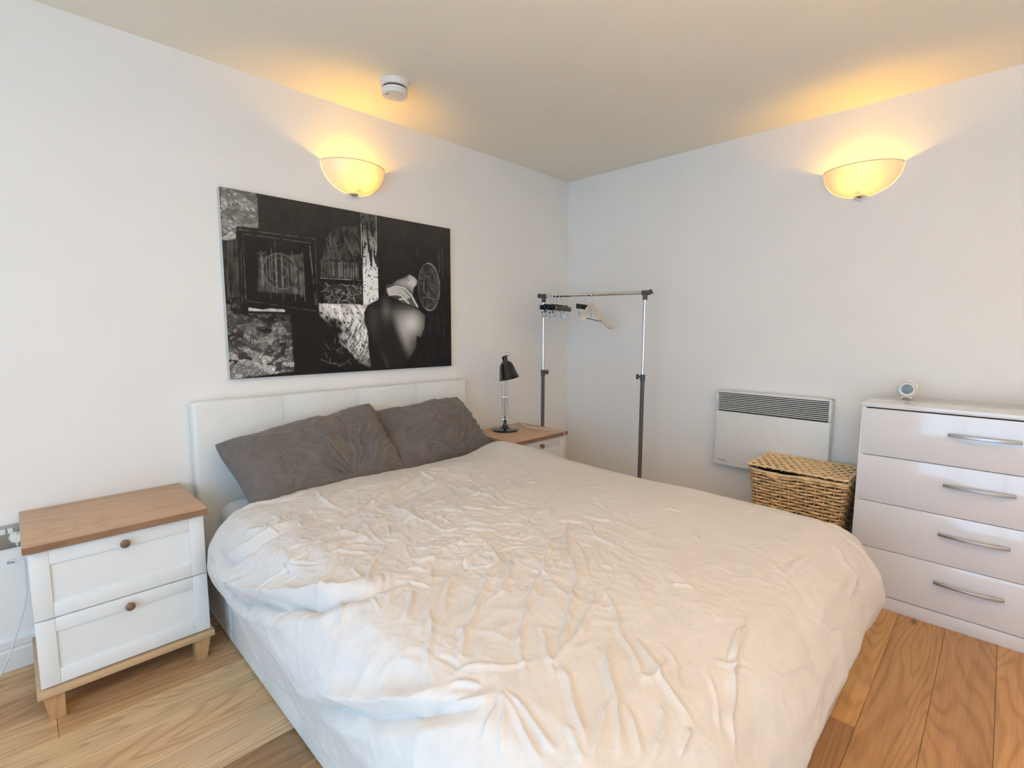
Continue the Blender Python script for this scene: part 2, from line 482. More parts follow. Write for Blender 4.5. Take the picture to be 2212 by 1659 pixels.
# ---------------------------------------------------------------- bed frame (white faux leather)
def slab(L, D, H, r0, r1, r=.018):
    """Padded panel: length along x (0..L), thickness along y (-D/2..D/2), height z (0..H); r0/r1 = end rounding."""
    def prof(ins):
        pts = []; a, b = D/2-ins, H-ins; lo = ins
        rr = max(.002, r-ins*.6)
        for cx, cz, t0 in ((a-rr, b-rr, 0), (-a+rr, b-rr, PI/2), (-a+rr, lo+rr, PI), (a-rr, lo+rr, 1.5*PI)):
            for k in range(5):
                t = t0+k/4*PI/2; pts.append((cx+rr*math.cos(t), cz+rr*math.sin(t)))
        return pts
    st = [(r0*(1-math.cos(k/4*PI/2)), r0*(1-math.sin(k/4*PI/2))) for k in range(5)]
    en = [(L-r1*(1-math.cos(k/4*PI/2)), r1*(1-math.sin(k/4*PI/2))) for k in range(4, -1, -1)]
    vs, fs = [], []
    stations = st+en
    for x, ins in stations:
        vs += [(x, p[0], p[1]) for p in prof(min(ins, .02))]
    n = 20
    for i in range(len(stations)-1):
        for k in range(n): fs.append((i*n+k, i*n+(k+1) % n, (i+1)*n+(k+1) % n, (i+1)*n+k))
    fs.append(tuple(range(n-1, -1, -1))); fs.append(tuple(range((len(stations)-1)*n, len(stations)*n)))
    return vs, fs

BX0, BX1 = 0.565, 2.192
HBY, FTY = 2.612, 0.338
bed = thing('bed', ((BX0+BX1)/2, (HBY+FTY)/2, 0), 'white faux leather double bed with a low stitched headboard', 'bed')
bc = bed.location.copy()
def bed_run(name, p0, p1, D, H, npan, stitch_side, seams=None):
    """A padded run of panels from p0 to p1 (plan points); stitching shown on one face."""
    v = Vector((p1[0]-p0[0], p1[1]-p0[1], 0)); L = v.length; ang = math.atan2(v.y, v.x)
    rot = Matrix.Rotation(ang, 4, 'Z')
    cuts = seams if seams else [L*k/npan for k in range(npan+1)]
    for i, (a, b) in enumerate(zip(cuts, cuts[1:])):
        ra = .016 if i == 0 else .0022; rb = .016 if i == len(cuts)-2 else .0022
        vs, fs = slab(b-a, D, H, ra, rb)
        g = Geo(); g.add([tuple(rot @ Vector((x+a, y, z))+Vector((p0[0]-bc.x, p0[1]-bc.y, .004))) for x, y, z in vs], fs)
        pan = g.build(name, M['leather'], bed, smooth=40)
        if i > 0:
            s = Geo()
            for off in (-.0085, .0085):
                z = .02
                while z < H-.012:
                    c = rot @ Vector((a+off, stitch_side*(D/2+.0002), z+.004))+Vector((p0[0]-bc.x, p0[1]-bc.y, .004))
                    s.box(-.0009, .0009, -.0009, .0009, -.0036, .0036, rot=rot.to_3x3().to_4x4(), at=(c.x, c.y, c.z)); z += .0115
            s.build('stitching', M['stitch'], pan, smooth=0)
bed_run('headboard_panel', (BX0, HBY+.036), (BX1, HBY+.036), .072, 1.012, 4, -1)
side = [0, .347, .712, 1.077, 1.442, 1.807, 2.272]
bed_run('side_rail_panel', (.58+.025, HBY), (.58+.025, FTY), .05, .335, 6, -1, side)
bed_run('side_rail_panel', (2.178-.025, HBY), (2.178-.025, FTY), .05, .335, 6, 1, side)
bed_run('foot_panel', (.632, FTY+.025), (2.126, FTY+.025), .05, .335, 4, -1)
for k in range(12): Geo().box(-.74, .74, -1.0+k*.175, -1.0+k*.175+.07, .16, .178).build('slat', M['plinth_oak'], bed, smooth=0)

def puffy_box(name, x0, x1, y0, y1, z0, z1, mat, r=.06, n=36):
    """Mattress-like block with rounded edges and a soft top."""
    bm = bmesh.new(); bmesh.ops.create_cube(bm, size=1)
    bmesh.ops.scale(bm, vec=(x1-x0, y1-y0, z1-z0), verts=bm.verts)
    bmesh.ops.bevel(bm, geom=list(bm.edges), offset=r, segments=5, profile=.5, affect='EDGES')
    me = bpy.data.meshes.new(name); bm.to_mesh(me); bm.free()
    me.polygons.foreach_set('use_smooth', [True]*len(me.polygons)); me.materials.append(mat)
    o = bpy.data.objects.new(name, me); COL.objects.link(o); o.location = ((x0+x1)/2, (y0+y1)/2, (z0+z1)/2)
    return o
mat_ = puffy_box('mattress', .640, 2.118, .395, HBY-.004, .184, .535, M['sheet'])
tag(mat_, 'mattress in a white fitted sheet, a corner showing by the headboard', 'mattress')

# ---------------------------------------------------------------- duvet shape
DX0, DX1, DY0, DY1 = 0.66, 2.10, 0.48, 2.15        # flat top of the duvet on the mattress
TAB_LEFT = np.array([(0,0,0),(.08,.075,.018),(.16,.135,.07),(.24,.172,.14),(.32,.180,.22),(.38,.165,.28),(.44,.135,.33),(.50,.112,.385),(.56,.106,.445),(.62,.106,.505),(.90,.106,.785)])
TAB_FOOT = np.array([(0,0,0),(.10,.093,.02),(.20,.168,.075),(.30,.216,.155),(.38,.234,.235),(.46,.212,.305),(.54,.178,.37),(.62,.16,.44),(.90,.15,.72)])
TAB_RIGHT = np.array([(0,0,0),(.10,.09,.018),(.20,.15,.08),(.30,.18,.17),(.40,.18,.27),(.50,.17,.37),(.90,.16,.77)])
TAB_HEAD = np.array([(0,0,0),(.03,.028,.004),(.06,.048,.022),(.09,.052,.05),(.12,.045,.078),(.90,.04,.08)])

def _smooth_tab(t):
    s = np.linspace(0, .9, 181)
    o, h = np.interp(s, t[:,0], t[:,1]), np.interp(s, t[:,0], t[:,2])
    k = np.exp(-np.linspace(-2, 2, 13)**2); k /= k.sum()
    def sm(a):
        p = np.concatenate([2*a[0]-a[6:0:-1], a, 2*a[-1]-a[-2:-8:-1]])
        r = np.convolve(p, k, 'valid'); return r - r[0]
    return s, sm(o), sm(h)
_TABS = [_smooth_tab(t) for t in (TAB_LEFT, TAB_FOOT, TAB_RIGHT, TAB_HEAD)]

def duvet_top(x, y):
    z = .628 + 0*x
    g = lambda cx, cy, sx, sy, a: a*np.exp(-((x-cx)/sx)**2-((y-cy)/sy)**2)
    z = z + g(2.05, 2.10, .16, .30, .045) + g(1.62, 1.98, .35, .16, .030) + g(.95, 2.02, .30, .16, .022)
    z = z + g(1.30, 1.35, .55, .60, .020) + g(1.75, .95, .35, .35, .018) + g(1.05, .75, .3, .25, .012)
    z = z - g(1.30, 1.75, .20, .12, .012)
    return z

def duvet_base(U, V):
    cx, cy = np.clip(U, DX0, DX1), np.clip(V, DY0, DY1)
    ex, ey = U-cx, V-cy
    d = np.hypot(ex, ey); dd = np.maximum(d, 1e-9)
    nx, ny = ex/dd, ey/dd
    o = np.zeros_like(U); h = np.zeros_like(U)
    ws = (np.where(nx < 0, nx*nx, 0), np.where(ny < 0, ny*ny, 0), np.where(nx > 0, nx*nx, 0), np.where(ny > 0, ny*ny, 0))
    for w, (s, so, sh) in zip(ws, _TABS):
        o += w*np.interp(d, s, so); h += w*np.interp(d, s, sh)
    # the foot corners flare a little and hang lower
    corner = np.where(ny < 0, 4*nx*nx*ny*ny, 0)
    o = o + corner*.045*np.clip(d/.3, 0, 1)
    return cx+nx*o, cy+ny*o, duvet_top(cx, cy)-h

# fold lines in the duvet's own flat coordinates (metres), height mm, width mm
CREASES = [
    ([(1.42,2.035),(1.185,1.91),(1.055,1.86),(0.94,1.8),(0.87,1.775),(0.795,1.76),(0.705,1.755)], -13, 22),
    ([(1.47,2.025),(1.235,1.89),(1.09,1.84),(0.97,1.79)], 12, 26),
    ([(0.385,2.07),(0.465,1.935),(0.535,1.855),(0.605,1.83),(0.675,1.835),(0.73,1.85)], 12, 20),
    ([(0.395,1.99),(0.46,1.885),(0.53,1.81),(0.61,1.78),(0.665,1.78)], -9, 16),
    ([(0.435,1.64),(0.495,1.59),(0.54,1.57),(0.605,1.565),(0.69,1.59)], 6, 9),
    ([(0.29,2.05),(0.415,1.825),(0.475,1.75)], -9, 10),
    ([(0.495,1.52),(0.53,1.51),(0.565,1.5)], 6, 8),
    ([(0.64,1.205),(0.72,1.31),(0.825,1.405),(0.88,1.43)], 6, 9),
    ([(0.57,1.355),(0.61,1.37),(0.66,1.405)], 6, 8),
    ([(0.655,1.58),(0.72,1.63),(0.785,1.63),(0.81,1.565),(0.815,1.47),(0.845,1.465)], 8, 14),
    ([(0.885,1.66),(0.845,1.525),(0.83,1.44)], 7, 8),
    ([(0.925,1.56),(0.885,1.48),(0.875,1.455)], 6, 7),
    ([(1.055,1.75),(1.04,1.65),(1.025,1.525),(0.99,1.46)], 12, 28),
    ([(0.905,2.155),(0.865,1.975),(0.865,1.89),(0.89,1.825)], 7, 10),
    ([(0.86,1.78),(0.91,1.805),(0.98,1.835),(1.02,1.775)], 6, 9),
    ([(0.67,1.955),(0.66,1.88),(0.645,1.84)], 6, 8),
    ([(1.115,1.56),(1.05,1.41),(1.135,1.49)], 5, 7),
    ([(1.435,1.88),(1.33,1.835),(1.245,1.81),(1.13,1.775)], 7, 16),
    ([(0.695,1.49),(0.755,1.525),(0.825,1.49)], -6, 14),
    ([(0.84,1.295),(0.845,1.235),(0.885,1.22),(0.935,1.245)], 6, 8),
    ([(0.795,1.12),(0.85,1.18),(0.92,1.21)], 5, 7),
    ([(0.54,1.955),(0.585,1.905),(0.62,1.865)], 5, 10),
    ([(0.595,2.175),(0.68,2.165),(0.785,2.085),(0.895,2.1)], 7, 16),
    ([(0.96,1.215),(1.035,1.245),(1.105,1.255)], 5, 9),
    ([(1.3,1.085),(1.185,1.005),(1.07,0.93),(0.95,0.86),(0.86,0.805),(0.76,0.735),(0.715,0.7)], 7, 8),
    ([(1.415,1.105),(1.275,1.005),(1.185,0.93),(1.09,0.89)], 7, 8),
    ([(1.425,1.065),(1.44,1.025),(1.34,0.935),(1.245,0.85),(1.22,0.795)], 5, 8),
    ([(1.295,0.985),(1.21,0.885),(1.115,0.79)], 5, 8),
    ([(1.185,0.915),(1.105,0.835),(1.005,0.765),(0.92,0.715),(0.835,0.665),(0.78,0.64)], 8, 9),
    ([(1.035,1.075),(0.925,1.01),(0.84,0.95),(0.8,0.92),(0.67,0.825),(0.6,0.78)], 7, 9),
    ([(1.06,1.045),(0.955,0.96),(0.89,0.925),(0.815,0.915)], 6, 8),
    ([(1.03,1.165),(0.915,1.125),(0.805,1.055),(0.725,1.02),(0.64,0.955)], 7, 10),
    ([(0.885,1.11),(0.805,1.07),(0.73,1.025)], 5, 8),
    ([(1.1,1.185),(0.985,1.145),(0.9,1.115)], 6, 9),
    ([(1.085,0.75),(0.995,0.695),(0.92,0.67),(0.855,0.65),(0.81,0.63)], 7, 9),
    ([(0.995,0.695),(1.02,0.695),(1.11,0.725)], 5, 7),
    ([(1.09,0.75),(1.065,0.695),(1.02,0.645),(0.96,0.59),(0.925,0.535),(0.85,0.46)], 6, 8),
    ([(0.985,0.565),(0.95,0.515),(0.91,0.46),(0.89,0.405),(0.87,0.35)], 7, 10),
    ([(1.0,0.5),(0.96,0.445),(0.895,0.395)], 6, 8),
    ([(1.28,0.41),(1.23,0.385),(1.125,0.365),(1.07,0.345),(1.035,0.32),(0.98,0.29),(0.92,0.24)], 10, 11),
    ([(1.21,0.395),(1.12,0.375),(1.075,0.365)], 6, 9),
    ([(0.915,0.59),(0.86,0.565),(0.795,0.5),(0.745,0.455),(0.685,0.4)], 8, 10),
    ([(0.775,0.63),(0.75,0.58),(0.7,0.52),(0.645,0.45)], 7, 10),
    ([(0.65,0.665),(0.63,0.575),(0.615,0.5)], 7, 9),
    ([(0.645,0.66),(0.605,0.645),(0.545,0.625)], 6, 8),
    ([(0.64,0.665),(0.61,0.585),(0.58,0.51)], 6, 8),
    ([(0.645,0.66),(0.595,0.615),(0.54,0.575)], 5, 8),
    ([(0.86,0.345),(0.82,0.335),(0.795,0.325)], 8, 9),
    ([(0.85,0.42),(0.825,0.39),(0.795,0.375),(0.74,0.36)], 7, 9),
    ([(0.76,0.665),(0.77,0.635),(0.86,0.66)], 6, 8),
    ([(0.815,0.785),(0.74,0.7),(0.685,0.635)], 5, 8),
    ([(0.68,0.815),(0.72,0.885),(0.84,0.95)], 5, 8),
    ([(0.85,0.74),(0.77,0.65),(0.73,0.595)], 5, 8),
    ([(0.725,1.02),(0.65,0.91),(0.57,0.835)], 6, 9),
    ([(0.605,0.785),(0.65,0.765),(0.685,0.71),(0.755,0.66)], 5, 9),
    ([(0.52,0.81),(0.56,0.735),(0.605,0.68),(0.64,0.665)], 8, 20),
    ([(0.505,0.795),(0.545,0.725),(0.6,0.665)], -9, 18),
    ([(0.645,0.435),(0.7,0.47),(0.755,0.49),(0.79,0.495)], 6, 9),
    ([(0.79,0.475),(0.765,0.425),(0.72,0.375)], 6, 9),
    ([(0.67,0.52),(0.65,0.485),(0.63,0.45)], 5, 8),
    ([(1.01,0.385),(0.97,0.33),(0.92,0.29)], 5, 9),
    ([(1.125,0.31),(1.08,0.36),(1.06,0.39)], 5, 9),
    ([(1.14,1.145),(1.21,1.15),(1.375,1.235),(1.47,1.205)], 6, 10),
    ([(1.405,1.805),(1.375,1.595),(1.395,1.52),(1.34,1.345)], 6, 12),
    ([(1.51,1.645),(1.4,1.43),(1.425,1.33)], 7, 12),
    ([(1.095,1.62),(1.045,1.46),(1.035,1.355),(1.12,1.325)], 6, 9),
    ([(0.955,1.34),(1.02,1.35),(1.05,1.29)], 5, 8),
    ([(2.03,0.38),(1.93,0.295),(1.945,0.24),(1.78,0.185)], 6, 16),
    ([(1.61,0.405),(1.74,0.405),(1.8,0.395)], 5, 12),
    ([(1.505,0.27),(1.55,0.205),(1.635,0.155)], 4, 8),
    ([(1.075,0.285),(1.155,0.265),(1.325,0.205)], 4, 16),
    ([(0.96,0.47),(0.9,0.47),(0.86,0.49)], 5, 10),
    ([(0.475,1.34),(0.565,1.33),(0.615,1.33)], 5, 8),
    ([(0.44,1.55),(0.45,1.47),(0.42,1.505)], 5, 8),
    ([(0.645,1.015),(0.715,1.09),(0.76,1.13)], 6, 9),
    ([(0.71,0.95),(0.78,1.02),(0.835,1.075),(0.905,1.1)], 6, 9),
    ([(0.645,1.105),(0.7,1.14),(0.76,1.155)], 5, 9),
    ([(0.275,2.15),(0.35,1.755),(0.45,1.47),(0.545,1.28),(0.65,1.19),(0.78,1.16)], -26, 26),
    ([(0.335,2.145),(0.43,1.685),(0.52,1.425),(0.61,1.28),(0.72,1.235)], 16, 34),
    ([(0.145,1.43),(0.365,1.075),(0.425,0.915),(0.5,0.79),(0.565,0.73),(0.64,0.695)], -20, 24),
    ([(0.38,1.155),(0.44,0.965),(0.51,0.83),(0.575,0.77)], 13, 30),
]
def crease_field(U, V):
    out = np.zeros_like(U)
    for pts, amp, width in CREASES+small_creases():
        w = width*.001; p = np.array(pts)
        lo, hi = p.min(0)-4*w, p.max(0)+4*w
        m_ = (U > lo[0]) & (U < hi[0]) & (V > lo[1]) & (V < hi[1])
        if not m_.any(): continue
        u, v = U[m_], V[m_]
        # slight waviness so the folds do not look ruled
        u = u+.006*perlin(u*14, v*14, 91); v = v+.006*perlin(u*14+31, v*14, 92)
        seg = np.hypot(*(p[1:]-p[:-1]).T); tot = seg.sum()+1e-9
        best = np.full(u.shape, 9.0); tt = np.zeros(u.shape); acc = 0.0
        for k in range(len(p)-1):
            d, t = seg_dist(u, v, p[k, 0], p[k, 1], p[k+1, 0], p[k+1, 1])
            b = d < best; best = np.where(b, d, best); tt = np.where(b, (acc+t*seg[k])/tot, tt); acc += seg[k]
        taper = np.clip(np.minimum(tt, 1-tt)*5, 0.12, 1)
        q = best/(w*.85)
        prof = np.exp(-q*1.4)*1.1-.22*np.exp(-((q-1.9)/.9)**2)
        out[m_] += .00125*amp*taper*prof
    return out

def small_creases():
    """Short random puckers over the slept-in part, roughly along the long folds."""
    r = np.random.default_rng(77); out = []
    while len(out) < 110:
        u, v = .55+1.35*r.random(), .35+1.75*r.random()
        if r.random() > np.exp(-((u-1.05)/.5)**2-((v-1.45)/.6)**2)+.12: continue
        an = math.radians(105)+.5*r.normal() if v < 1.5 else r.random()*PI
        L = .04+.11*r.random(); bend = .4*r.normal(); pts = []
        for k in range(4):
            t = k/3-.5; pts.append((u+L*t*math.cos(an+bend*t), v+L*t*math.sin(an+bend*t)))
        out.append((pts, (3.0+4.5*r.random())*(1 if r.random() < .7 else -1), 5.5+3*r.random()))
    return out

def duvet_mesh():
    nu, nv = 680, 620
    u = np.linspace(.04, 2.60, nu); v = np.linspace(-.03, 2.255, nv)
    U, V = np.meshgrid(u, v)
    # irregular hems: pull the outline in and out
    left_hem = .035*perlin(V*2.2, 0*V+3.3, 5)+.012*perlin(V*9, 0*V+1.3, 6)
    left_hem = left_hem+.022+.165*np.clip((V-1.93)/.22, 0, 1)**.8
    foot_hem = .02*perlin(U*2.5, 0*U+7.3, 7)+.010*perlin(U*8, 0*U+2.3, 8)
    foot_hem = foot_hem+.075-.085*np.clip((U-1.75)/.3, 0, 1)
    right_hem = .02*perlin(V*2.4, 0*V+9.3, 9)
    wl = np.clip((DX0-U)/.62, 0, 1); wf = np.clip((DY0-V)/.51, 0, 1); wr = np.clip((U-DX1)/.5, 0, 1)
    head_edge = .018*perlin(U*1.9, 0*U+4.4, 10)+.03*np.exp(-((U-2.05)/.2)**2)-.015*np.exp(-((U-1.25)/.25)**2)
    wh = np.clip((V-1.75)/.4, 0, 1)
    U2 = U+wl*left_hem-wr*right_hem
    V2 = V+wf*foot_hem+wh*head_edge
    x, y, z = duvet_base(U2, V2)
    tuck = np.clip((y-1.90)/.20, 0, 1); tuck = tuck*tuck*(3-2*tuck)
    x = np.where(x > 2.10, 2.10+(x-2.10)*(1-.52*tuck), x)     # held in by the far nightstand
    # crumples: strong over the middle and near side, calm over the far corner
    calm = 1-.85*np.exp(-((U-1.95)/.42)**2-((V-1.15)/.62)**2)
    busy = np.clip(.35+.9*np.exp(-((U-1.0)/.55)**2-((V-1.55)/.55)**2)+.55*np.exp(-((U-1.1)/.5)**2-((V-.9)/.4)**2), 0, 1.2)*calm
    wx_, wy_ = U+.05*perlin(U*4, V*4, 21), V+.05*perlin(U*4+9, V*4, 22)
    a1 = .55
    ra, rb = wx_*math.cos(a1)+wy_*math.sin(a1), -wx_*math.sin(a1)+wy_*math.cos(a1)
    w = .011*busy*(ridged(ra*2.2, rb*5.0, 31, 2)-.45)
    w += .0075*busy*(ridged(wx_*11, wy_*8, 35, 2)-.4)*(.5+.5*np.clip(1.6*perlin(U*3, V*3, 40)+.4, 0, 1))
    w += .0030*busy*fbm(wx_*26, wy_*26, 45, 3)
    w += .010*fbm(U*2.2, V*2.2, 50, 2)*(.4+.6*calm)
    # gathered flap below the filling on the near side
    dl = DX0-U2
    flap = np.clip((dl-.40)/.06, 0, 1)*(U2 < DX0)
    w += flap*.007*(ridged(V*9+.6*perlin(U*6, V*6, 60), U*1.5, 61, 2)-.5)
    # soft vertical folds on the foot drop and around the far foot corner
    df = np.clip((DY0-V2)/.30, 0, 1)
    w += df*.010*fbm(U*5.5, V*1.2, 70, 2)
    corner = np.clip((DY0-V2)/.15, 0, 1)*np.clip((U2-DX1)/.12, 0, 1)
    w += corner*.016*np.sin(np.arctan2(U2-DX1, DY0-V2+1e-6)*9)
    drop_r = np.clip((U2-DX1)/.3, 0, 1)
    w += drop_r*.008*fbm(V*6, U*1.2, 75, 2)
    w += crease_field(U, V)
    P = np.stack([x, y, z], -1)
    gu, gv = np.gradient(P, axis=1), np.gradient(P, axis=0)
    n = np.cross(gu, gv); n /= np.linalg.norm(n, axis=-1, keepdims=True)+1e-12
    P = P+n*w[..., None]
    return P
P = duvet_mesh()
base = Vector((1.38, 1.25, .56))
duvet = grid_mesh('duvet', P-np.array(base), M['duvet'])
duvet.location = base
sol = duvet.modifiers.new('thickness', 'SOLIDIFY'); sol.thickness = .006; sol.offset = -1; sol.use_rim_only = True
tag(duvet, 'rumpled oatmeal cotton duvet spread over the whole bed', 'duvet')

# ---------------------------------------------------------------- pillows
def pillow(name, label, centre, width, height, tilt, yaw, roll, seed, flange_side):
    n1, n2 = 150, 110
    s = np.linspace(-1, 1, n1); t = np.linspace(-1, 1, n2)
    S, Tt = np.meshgrid(s, t)
    # outline pinched between pointed corners
    px = S*width/2*(1-.05*(1-Tt**2)*np.abs(S)**3)*(1-.035*Tt**6)
    py = Tt*height/2*(1-.07*(1-S**2)*np.abs(Tt)**3)*(1-.05*S**6)
    prof = np.clip((1-np.abs(S)**2.2), 0, 1)**.55*np.clip((1-np.abs(Tt)**2.0), 0, 1)**.58
    th = .125*prof
    if flange_side:      # open end of the case: an empty flap past the filling
        e = np.clip((S*flange_side-.80)/.12, 0, 1); th = th*(1-.9*e)
    r = seed
    wx_, wy_ = px+.03*perlin(px*9, py*9, r), py+.03*perlin(px*9+5, py*9, r+1)
    # folds fan out from the corners towards the middle
    ang = np.arctan2(wy_+height*.42, wx_-width*.10)
    rad = np.hypot(wy_+height*.42, wx_-width*.10)
    fan = ridged(ang*3.2, rad*2.0, r+2, 2)-.45
    wr = .030*fan*np.clip(rad/.12, 0, 1)*np.exp(-(rad/.42)**2)
    wr += .016*(ridged(wx_*5+wy_*3, wy_*7-wx_*2.5, r+4, 3)-.4)
    wr += .0035*fbm(wx_*28, wy_*28, r+6, 2)
    k = np.clip(prof*3, 0, 1)
    top = np.stack([px, py, th+wr*k], -1)
    bot = np.stack([px, py, -th*.35-.004], -1)
    edge = (np.abs(S) > .999) | (np.abs(Tt) > .999)
    bot[edge] = top[edge]
    wave = .020*perlin(px*4, py*4, r+8)[..., None]*np.array([0, 0, 1.0])
    top, bot = top+wave, bot+wave
    rot = Matrix.Rotation(yaw, 3, 'Z') @ Matrix.Rotation(tilt, 3, 'X') @ Matrix.Rotation(roll, 3, 'Z')
    Rm = np.array(rot)
    A, B = top @ Rm.T, bot @ Rm.T
    o = grid_mesh(name, A, M['pillow'])
    ob = grid_mesh('pillow_back', B[:, ::-1], M['pillow'])
    bm = bmesh.new(); bm.from_mesh(o.data); bm.from_mesh(ob.data)
    bmesh.ops.remove_doubles(bm, verts=bm.verts, dist=1e-5); bm.to_mesh(o.data); bm.free()
    bpy.data.objects.remove(ob)
    o.data.polygons.foreach_set('use_smooth', [True]*len(o.data.polygons))
    o.location = centre
    return tag(o, label, 'pillow', 'pillows against the headboard')
pillow('pillow', 'creased taupe pillow at the window side of the headboard, overlapping its neighbour', (1.055, 2.358, .722), .84, .50, math.radians(42), math.radians(-3), math.radians(10), 201, 1)
pillow('pillow', 'creased taupe pillow on the desk lamp side, tucked behind its neighbour', (1.755, 2.408, .732), .76, .48, math.radians(43), math.radians(4), math.radians(2), 301, 1)
# ---------------------------------------------------------------- nightstands
def nightstand(loc, label):
    t = thing('nightstand', loc, label, 'nightstand', 'matching nightstands either side of the bed')
    # local: x 0..W centred, y: front = -D/2
    W, D, H = .532, .468, .640
    f = -D/2
    Geo().box(-.254, .254, f+.045, D/2-.004, .122, H-.026, .001).build('body', M['white_lacquer'], t)
    Geo().box(-W/2, W/2, f, D/2, H-.025, H, .0022).build('top_board', M['top_oak'], t)
    Geo().box(-W/2+.001, W/2-.001, f-.0016, f+.0005, H-.0242, H-.0012).build('front_lipping', M['edge_oak'], t, smooth=0)
    Geo().box(-W/2, W/2, f+.008, D/2-.004, .098, .122, .003).build('plinth', M['plinth_oak'], t)
    for sx in (-1, 1):
        for sy in (-1, 1):
            x1 = sx*(W/2-.012); y1 = (f+.022) if sy < 0 else D/2-.016
            a, b = .058, .040
            top = [(x1, y1), (x1-sx*a, y1), (x1-sx*a, y1-sy*a), (x1, y1-sy*a)]
            x2, y2 = x1-sx*.016, y1-(sy*.010)
            bot = [(x2, y2), (x2-sx*b, y2), (x2-sx*b, y2-sy*b), (x2, y2-sy*b)]
            g = Geo(); g.add([(p[0], p[1], .0985) for p in top]+[(p[0], p[1], 0) for p in bot],
                             [(0, 1, 2, 3), (7, 6, 5, 4)]+[(k, (k+1) % 4, 4+(k+1) % 4, 4+k) for k in range(4)])
            g.build('leg', M['leg_oak'], t, smooth=0)
    for z0, z1, p0, p1 in ((.369, .607, .420, .557), (.128, .365, .180, .316)):
        y0, y1 = f+.022, f+.042
        fr = Geo()
        fr.box(-.254, -.203, y0, y1, z0, z1, .0012).box(.203, .254, y0, y1, z0, z1, .0012)
        fr.box(-.2028, .2028, y0+.0004, y1, p1, z1, .0012).box(-.2028, .2028, y0+.0004, y1, z0, p0, .0012)
        d = fr.build('drawer_front', M['white_lacquer'], t)
        Geo().box(-.2026, .2026, y0+.007, y1-.001, p0-.001, p1+.001).build('recessed_panel', M['white_lacquer'], d, smooth=0)
        zk = p1+.017
        rot = Matrix.Rotation(PI/2, 3, 'X')
        Geo().lathe([(0, 0), (.0075, 0), (.0065, .006), (.0075, .010), (.0135, .015), (.0155, .020), (.0145, .025), (.009, .029), (0, .0305)], 24, (0, y0, zk), rot).build('knob', M['knob_wood'], d)
    return t
nightstand((.244, 2.449, 0), 'white two-drawer nightstand with oak top by the wall socket, fully in view')
nightstand((2.480, 2.398, 0), 'white nightstand with oak top carrying the black desk lamp')

# ---------------------------------------------------------------- chest of drawers
ch = thing('chest_of_drawers', (3.108, .040, 0), 'glossy white chest of four wide drawers with silver bar handles', 'chest of drawers')
W2, xf, xb = .441, -.193, .192        # half width along y, front, back
Geo().box(xf, xb, -W2, -W2+.018, 0, .985, .0008).build('side_panel', M['gloss_white'], ch)
Geo().box(xf, xb, W2-.018, W2, 0, .985, .0008).build('side_panel', M['gloss_white'], ch)
Geo().box(xf+.010, xb, -W2+.018, W2-.018, .02, .979, .0005).build('carcass', M['dark_gap'], ch)
Geo().box(xf-.003, xb, -W2-.001, W2+.001, .986, 1.006, .0012).build('top_board', M['gloss_white'], ch)
Geo().box(xf+.004, xf+.020, -W2+.018, W2-.018, 0, .063, .0008).build('kickboard', M['gloss_white'], ch)
for k in range(4):
    z0 = .0665+k*.2287
    d = Geo().box(xf-.0005, xf+.017, -W2+.0065, W2-.0065, z0+.0015, z0+.2272, .0010).build('drawer_front', M['gloss_white'], ch)
    zc = z0+.141
    n = 24
    path = [(xf-.012-.020*(1-((i/n)*2-1)**2), -.1165+.233*i/n, zc) for i in range(n+1)]
    g = Geo()
    vs, fs = [], []
    for px_, py_, pz_ in path:
        vs += [(px_+a, py_, pz_+b) for a, b in ((-.005, -.0060), (.004, -.0075), (.004, .0075), (-.005, .0060))]
    for i in range(n):
        for q in range(4): fs.append((i*4+q, i*4+(q+1) % 4, i*4+4+(q+1) % 4, i*4+4+q))
    fs += [(3, 2, 1, 0), (n*4, n*4+1, n*4+2, n*4+3)]
    g.add(vs, fs)
    for s in (-1, 1): g.box(xf-.022, xf, s*.080-.005, s*.080+.005, zc-.005, zc+.005)
    h = g.build('handle', M['satin_steel'], d, smooth=50)
    bv = h.modifiers.new('soft_edges', 'BEVEL'); bv.width = .0018; bv.segments = 2; bv.limit_method = 'ANGLE'

# ---------------------------------------------------------------- round clock on the chest
ck = thing('alarm_clock', (3.215, .345, 1.006), 'small round cream alarm clock with grey display on the white chest', 'clock', rz=math.radians(-88))
ck.scale = (1.12, 1.12, 1.12)   # face looks along local -y, towards the room
ry = Matrix.Rotation(PI/2, 3, 'X')
zc = .0455
Geo().lathe([(0, -.022), (.022, -.021), (.034, -.014), (.0405, -.003), (.0405, .004), (.037, .013), (.0335, .016), (.0320, .0145), (.0315, .012), (0, .012)], 48, (0, 0, zc), ry).build('case', M['white_plastic'], ck)
Geo().lathe([(.0210, .0125), (.0300, .0125), (.0305, .0165), (.0280, .0185), (.0225, .0175), (.0210, .0135)], 48, (0, 0, zc), ry).build('bezel_ring', M['white_plastic'], ck)
Geo().lathe([(0, .0155), (.021, .0150), (.0222, .0135), (.0222, .012), (0, .012)], 40, (0, 0, zc), ry).build('display', M['screen_glass'], ck)
Geo().box(-.020, .020, -.016, .014, 0, .012, .004).build('foot', M['white_plastic'], ck)
Geo().box(-.013, .013, -.0172, -.0158, .004, .0075, .0008).build('slot', M['dark_gap'], ck)

